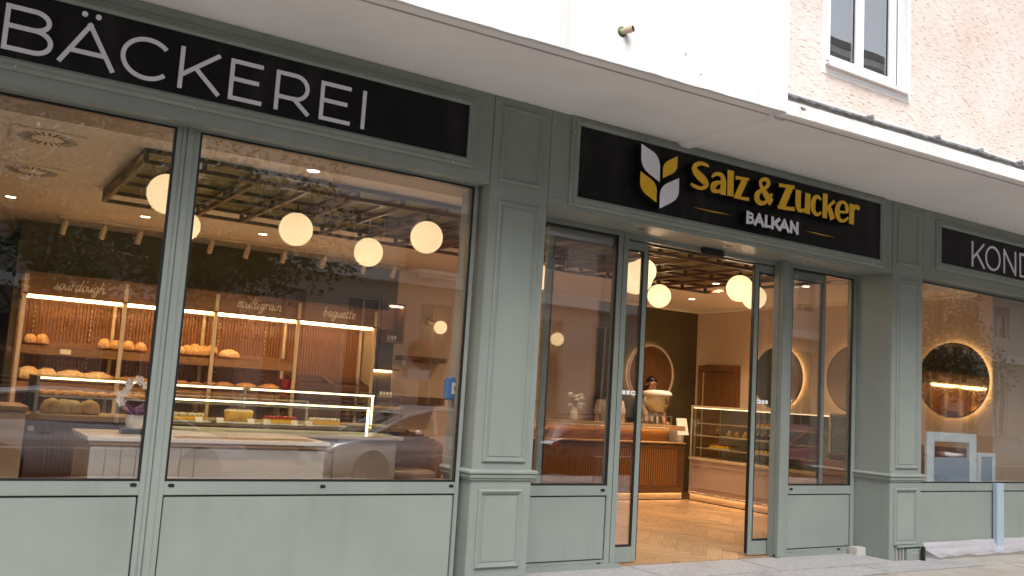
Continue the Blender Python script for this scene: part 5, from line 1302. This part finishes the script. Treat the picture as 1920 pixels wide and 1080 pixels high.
# ================================================================== THE STREET BEHIND (seen in the glass)
def block(name, label, x0, x1, y, depth, h, floors, z0, first, wall_m, bays, band=True, balc=(), seed=1):
    t = thing(name, label, 'building', ((x0+x1)/2, y-depth/2, z0)); r = random.Random(seed)
    # walls with real openings on the street side (+y)
    w = MB(); bw = (x1-x0)/bays; th = .3; fh = (h-first)/floors
    rows = [(z0, z0+first, .55, first-.75)]+[(z0+first+k*fh, z0+first+(k+1)*fh, .85, fh-.55) for k in range(floors)]
    ops = []
    for ri, (za, zb, s0, s1) in enumerate(rows):
        w.box(x0, x1, y-th, y, za, za+s0).box(x0, x1, y-th, y, za+s1, zb)
        for b_ in range(bays):
            xa = x0+b_*bw; wo = bw*.46; xl = xa+(bw-wo)/2; xr = xl+wo
            w.box(xa, xl, y-th, y, za+s0, za+s1).box(xr, xa+bw, y-th, y, za+s0, za+s1); ops.append((ri, xl, xr, za+s0, za+s1))
    w.build('wall', wall_m, t)
    MB().box(x0, x1, y-depth, y-th-.002, z0, z0+h).build('body', 'clad_dark', t)
    for ri, xl, xr, za, zb in ops:
        f_ = MB().box(xl, xl+.06, y-.2, y-.12, za, zb).box(xr-.06, xr, y-.2, y-.12, za, zb).box(xl+.06, xr-.06, y-.2, y-.12, za, za+.06).box(xl+.06, xr-.06, y-.2, y-.12, zb-.06, zb).box((xl+xr)/2-.03, (xl+xr)/2+.03, y-.2, y-.12, za+.06, zb-.06)
        o = f_.build('window', 'bandwhite' if r.random() < .6 else 'clad_dark', t)
        MB().box(xl+.06, xr-.06, y-.17, y-.16, za+.06, zb-.06).build('pane', 'darkglass', o)
        if ri and r.random() < .65:
            d_ = r.uniform(.25, .8)*(zb-za); q = MB(); z = zb-.02
            while z > zb-d_: q.box(xl, xr, y-.11, y-.075, z-.055, z-.006); z -= .06
            q.build('shutter', 'shutter', o)
        if not ri and r.random() < .6:
            q = MB()
            for k in range(7): q.box(xl+.06, xr-.06, y-.1, y-.06, za+.1+.12*k, za+.15+.12*k)
            q.build('louvre', 'shutter', o)
    for k in range(floors+1):
        z = z0+first+k*fh
        if band: MB().box(x0-.1, x1+.1, y+.002, y+.35+.15*(k == 0), z-.30, z+.02).build('floor_band', 'bandwhite', t)
    for bx0, bx1, k in balc:
        z = z0+first+k*fh; MB().box(bx0, bx1, y+.36, y+1.3, z-.06, z+.06).build('balcony_slab', 'bandwhite', t); o = MB().box(bx0, bx1, y+1.24, y+1.3, z+.07, z+1.0).box(bx0, bx0+.06, y+.36, y+1.23, z+.07, z+1.0).box(bx1-.06, bx1, y+.36, y+1.23, z+.07, z+1.0).build('balcony_front', 'winered', t)
        MB().box(bx0-.03, bx1+.03, y+1.22, y+1.32, z+1.001, z+1.05).build('balcony_rail', 'clad_dark', o)
    MB().box(x0-.2, x1+.2, y-depth, y+.4, z0+h, z0+h+.3).build('roof', 'clad_dark', t)
    return t
block('street_building', 'brown ribbed apartment block with white floor bands and wine-red balconies, across the street', 6.6, 24.5, -17.7, 9, 11.6, 3, -.374, 4.9, 'clad', 8, True, ((10.9, 12.1, 0), (17.3, 19.4, 1)), 2)
block('street_building', 'pale banded corner building with long balconies, across the street', 25.5, 62, -18.2, 9, 16.6, 4, -.374, 4.9, 'clad', 14, True, ((30, 34, 0), (38, 43, 1)), 5)
block('street_building', 'darker low apartment block behind the street trees', -16, 5.4, -20, 9, 9.2, 2, -.374, 3.9, 'clad_dark', 9, True, (), 9)
# trees
def crown(seed, R, n_):
    r = random.Random(seed); vs_, fs = [], []
    cl_ = [(Vector((r.gauss(0, .45), r.gauss(0, .45), r.gauss(0, .42)))*R, r.uniform(.25, .5)*R) for _ in range(34)]
    for k in range(n_):
        c, cr = r.choice(cl_); d = Vector((r.gauss(0, 1), r.gauss(0, 1), r.gauss(0, 1))).normalized()*cr*r.uniform(.3, 1)**.5; p = c+d
        u = Vector((r.gauss(0, 1), r.gauss(0, 1), r.gauss(0, .6))).normalized(); w = u.cross(Vector((r.gauss(0, 1), r.gauss(0, 1), r.gauss(0, 1)))).normalized(); s_ = r.uniform(.05, .11)
        i = len(vs_); vs_ += [p-u*s_, p+w*s_*.5, p+u*s_, p-w*s_*.5]; fs.append((i, i+1, i+2, i+3))
    return vs_, fs, cl_
def tree(loc, h, R, seed, lab, n_=9000):
    t = thing('street_tree', lab, 'tree', loc, 'trees along the far pavement'); b0 = Vector(loc); r = random.Random(seed)
    top = b0+Vector((r.uniform(-.2, .2), r.uniform(-.2, .2), h*.62)); vs_, fs, cl_ = crown(seed, R, n_); cc = b0+Vector((0, 0, h*.68))
    tr = MB().tube([b0, b0+(top-b0)*.3+Vector((.05, 0, 0)), b0+(top-b0)*.7, top], [.17, .13, .10, .06], 10).build('trunk', 'bark', t)
    for c, cr in cl_[:12]:
        s0 = b0+(top-b0)*r.uniform(.5, 1); MB().tube([s0, s0.lerp(cc+c, .5)+Vector((0, 0, .2)), cc+c], [.05, .03, .012], 6).build('limb', 'bark', tr)
    q = MB(); q.add([cc+v for v in vs_], fs); q.build('crown', 'leaf', t)
tree((1.5, -12.9, -.5), 7.2, 2.5, 11, 'dense street tree opposite the BÄCKEREI window')
tree((5.0, -14.3, -.374), 7.6, 2.3, 12, 'tall street tree at the edge of the ribbed apartment block')
tree((19.5, -14.4, -.374), 4.6, 1.3, 13, 'slender young street tree before the ribbed apartment block', 4000)
tree((31, -14.2, -.374), 6.2, 2.2, 14, 'broad street tree before the pale corner building', 7000)
# parked cars
def car(loc, rz, paint, lab, L=4.3, wd=1.76, h=1.40):
    t = thing('parked_car', lab, 'car', loc, 'cars parked along the far kerb', rz=rz); ORG[t.name] = Vector((0, 0, 0))
    # stations along x (front = +x): (x, half width, z bottom, z belt)
    st = [(-.50, .60, .42, .60), (-.485, .78, .26, .86), (-.42, .86, .20, .93), (-.25, .88, .18, .95), (0, .88, .18, .93), (.18, .88, .18, .90), (.34, .86, .20, .83), (.44, .80, .22, .72), (.49, .70, .28, .62), (.50, .56, .40, .54)]
    q = MB(); vs_ = []; n_ = 10
    for x, hw, zb, zt in st:
        x *= L; hw *= wd/1.76
        sec = [(-hw*.80, zb), (-hw*.97, zb+.08), (-hw, (zb+zt)/2), (-hw*.96, zt-.06), (-hw*.82, zt), (hw*.82, zt), (hw*.96, zt-.06), (hw, (zb+zt)/2), (hw*.97, zb+.08), (hw*.80, zb)]
        vs_ += [(x, y, z) for y, z in sec]
    fs = [(i*n_+k, (i+1)*n_+k, (i+1)*n_+(k+1) % n_, i*n_+(k+1) % n_) for i in range(len(st)-1) for k in range(n_)]
    fs += [tuple(range(n_)), tuple(range(len(st)*n_-1, (len(st)-1)*n_-1, -1))]
    q.add(vs_, fs, True); body = q.build('body', paint, t)
    # greenhouse and roof
    gh = [(-.455, .60, .90), (-.33, .60, h-.09), (-.18, .62, h), (.03, .62, h-.015), (.14, .60, h-.13), (.315, .66, .86)]
    q = MB(); r_ = MB(); low = [(-.43, .74, .92), (-.33, .76, .94), (-.18, .77, .94), (.03, .77, .92), (.14, .77, .905), (.315, .74, .86)]
    vs_ = []
    for (x, hw, z), (x2, hw2, z2) in zip(gh, low):
        vs_ += [(x2*L, -hw2, z2-.02), (x*L, -hw, z), (x*L, hw, z), (x2*L, hw2, z2-.02)]
    fs = [(i*4+k, (i+1)*4+k, (i+1)*4+k+1, i*4+k+1) for i in range(5) for k in range(3)]
    side = [f for j, f in enumerate(fs) if j % 3 != 1]; topf = [f for j, f in enumerate(fs) if j % 3 == 1]
    q.add(vs_, side+[topf[0], topf[4]], True); q.build('windows', 'darkglass', t)
    r_.add([Vector(v)+Vector((0, 0, .004)) for v in vs_], [topf[1], topf[2], topf[3]], True); r_.build('roof', paint, t)
    pl = MB()
    for s_ in (0, 3):
        for i in range(6):
            pass
    for sgn in (-1, 1):
        for i in (1, 3): 
            (x, hw, z), (x2, hw2, z2) = gh[i], low[i]; pl.tube([(x2*L, sgn*(hw2+.004), z2), (x*L, sgn*(hw+.004), z)], .035, 6)
        pl.tube([(g_[0]*L, sgn*(g_[1]+.004), g_[2]) for g_ in gh], .03, 6)
    pl.build('pillars', paint, t)
    for xw in (-.30, .31):
        for sgn in (-1, 1):
            yw = sgn*(wd/2-.10)
            o = MB().lathe([(.20, -.10), (.30, -.10), (.32, -.07), (.32, .07), (.30, .10), (.20, .10)], (xw*L, yw, .32), 24, 'Y').build('wheel', 'tyre', t)
            MB().lathe([(.01, -.085), (.19, -.088), (.20, -.06), (.20, .06), (.19, .088), (.01, .085)], (xw*L, yw, .32), 20, 'Y').build('rim', 'alu', o)
    for sgn in (-1, 1):
        o_ = MB(); o_.ball((.465*L, sgn*.62, .60), .13, 14, 8, (.7, 1, .5)); o_.build('headlight', 'lampglass', t)
        o_ = MB(); o_.ball((-.483*L, sgn*.68, .76), .12, 12, 8, (.4, .9, .7)); o_.build('tail_light', 'taillamp', t)
        o_ = MB(); o_.ball((.13*L, sgn*.92, .95), .09, 12, 8, (.7, 1, .7)); o_.build('side_mirror', paint, t)
        for xx in (-.20, .03): MB().box(xx*L, xx*L+.16, sgn*.875, sgn*.895, .78, .80).build('door_handle', 'chrome', t)
        MB().box(-.30*L, .12*L, sgn*.872, sgn*.884, .565, .585).build('trim_strip', 'chrome', t)
    MB().box(.493*L, .503*L, -.26, .26, .38, .49).build('number_plate', 'bandwhite', t); MB().box(.490*L, .500*L, -.45, .45, .52, .60).build('grille', 'black_plastic', t)
    return t
car((7.6, -9.1, -.37), math.pi, 'carsilver', 'silver hatchback reflected in the big display window', h=1.36)
car((12.6, -9.2, -.37), 0, 'cardark', 'dark maroon saloon reflected in the entrance side light', h=1.36)
car((18.6, -9.2, -.37), math.pi, 'carpink', 'red hatchback reflected in the glass near the narrow pier', h=1.36)
car((2.2, -9.2, -.37), 0, 'carsilver', 'light grey hatchback reflected behind the white counter', h=1.36)
car((26, -9.2, -.37), 0, 'cardark', 'dark saloon parked farthest along the kerb', h=1.36)
# round no-stopping sign on a pole
sp = P(787, 660, y=12.6)
t = thing('traffic_sign', 'round red and blue traffic sign on a grey pole with plate below', 'sign', (sp.x, .26-12.6, -.5))
yy = .26-12.6; MB().tube([(sp.x, yy, -.5), (sp.x, yy, sp.z+.32)], .03, 10).build('pole', 'alu', t)
MB().lathe([(.01, .035), (.30, .035), (.30, .05), (.01, .05)], (sp.x, yy, sp.z), 32, 'Y', False).build('disc', 'signblue', t)
MB().lathe([(.24, .051), (.30, .051), (.30, .056), (.24, .056), (.24, .051)], (sp.x, yy, sp.z), 32, 'Y', False).build('red_ring', 'signred', t)
q = MB(); q.box(-.25, .25, .0515, .0545, -.03, .03)
for v in q.v: v.xyz = Vector((sp.x, yy, sp.z))+Vector((v.x*.7-v.z*.7, v.y, v.x*.7+v.z*.7))
q.build('red_bar', 'signred', t)
MB().box(sp.x-.27, sp.x+.27, yy+.035, yy+.045, sp.z-.60, sp.z-.36).build('plate', 'bandwhite', t, bevel=.004)
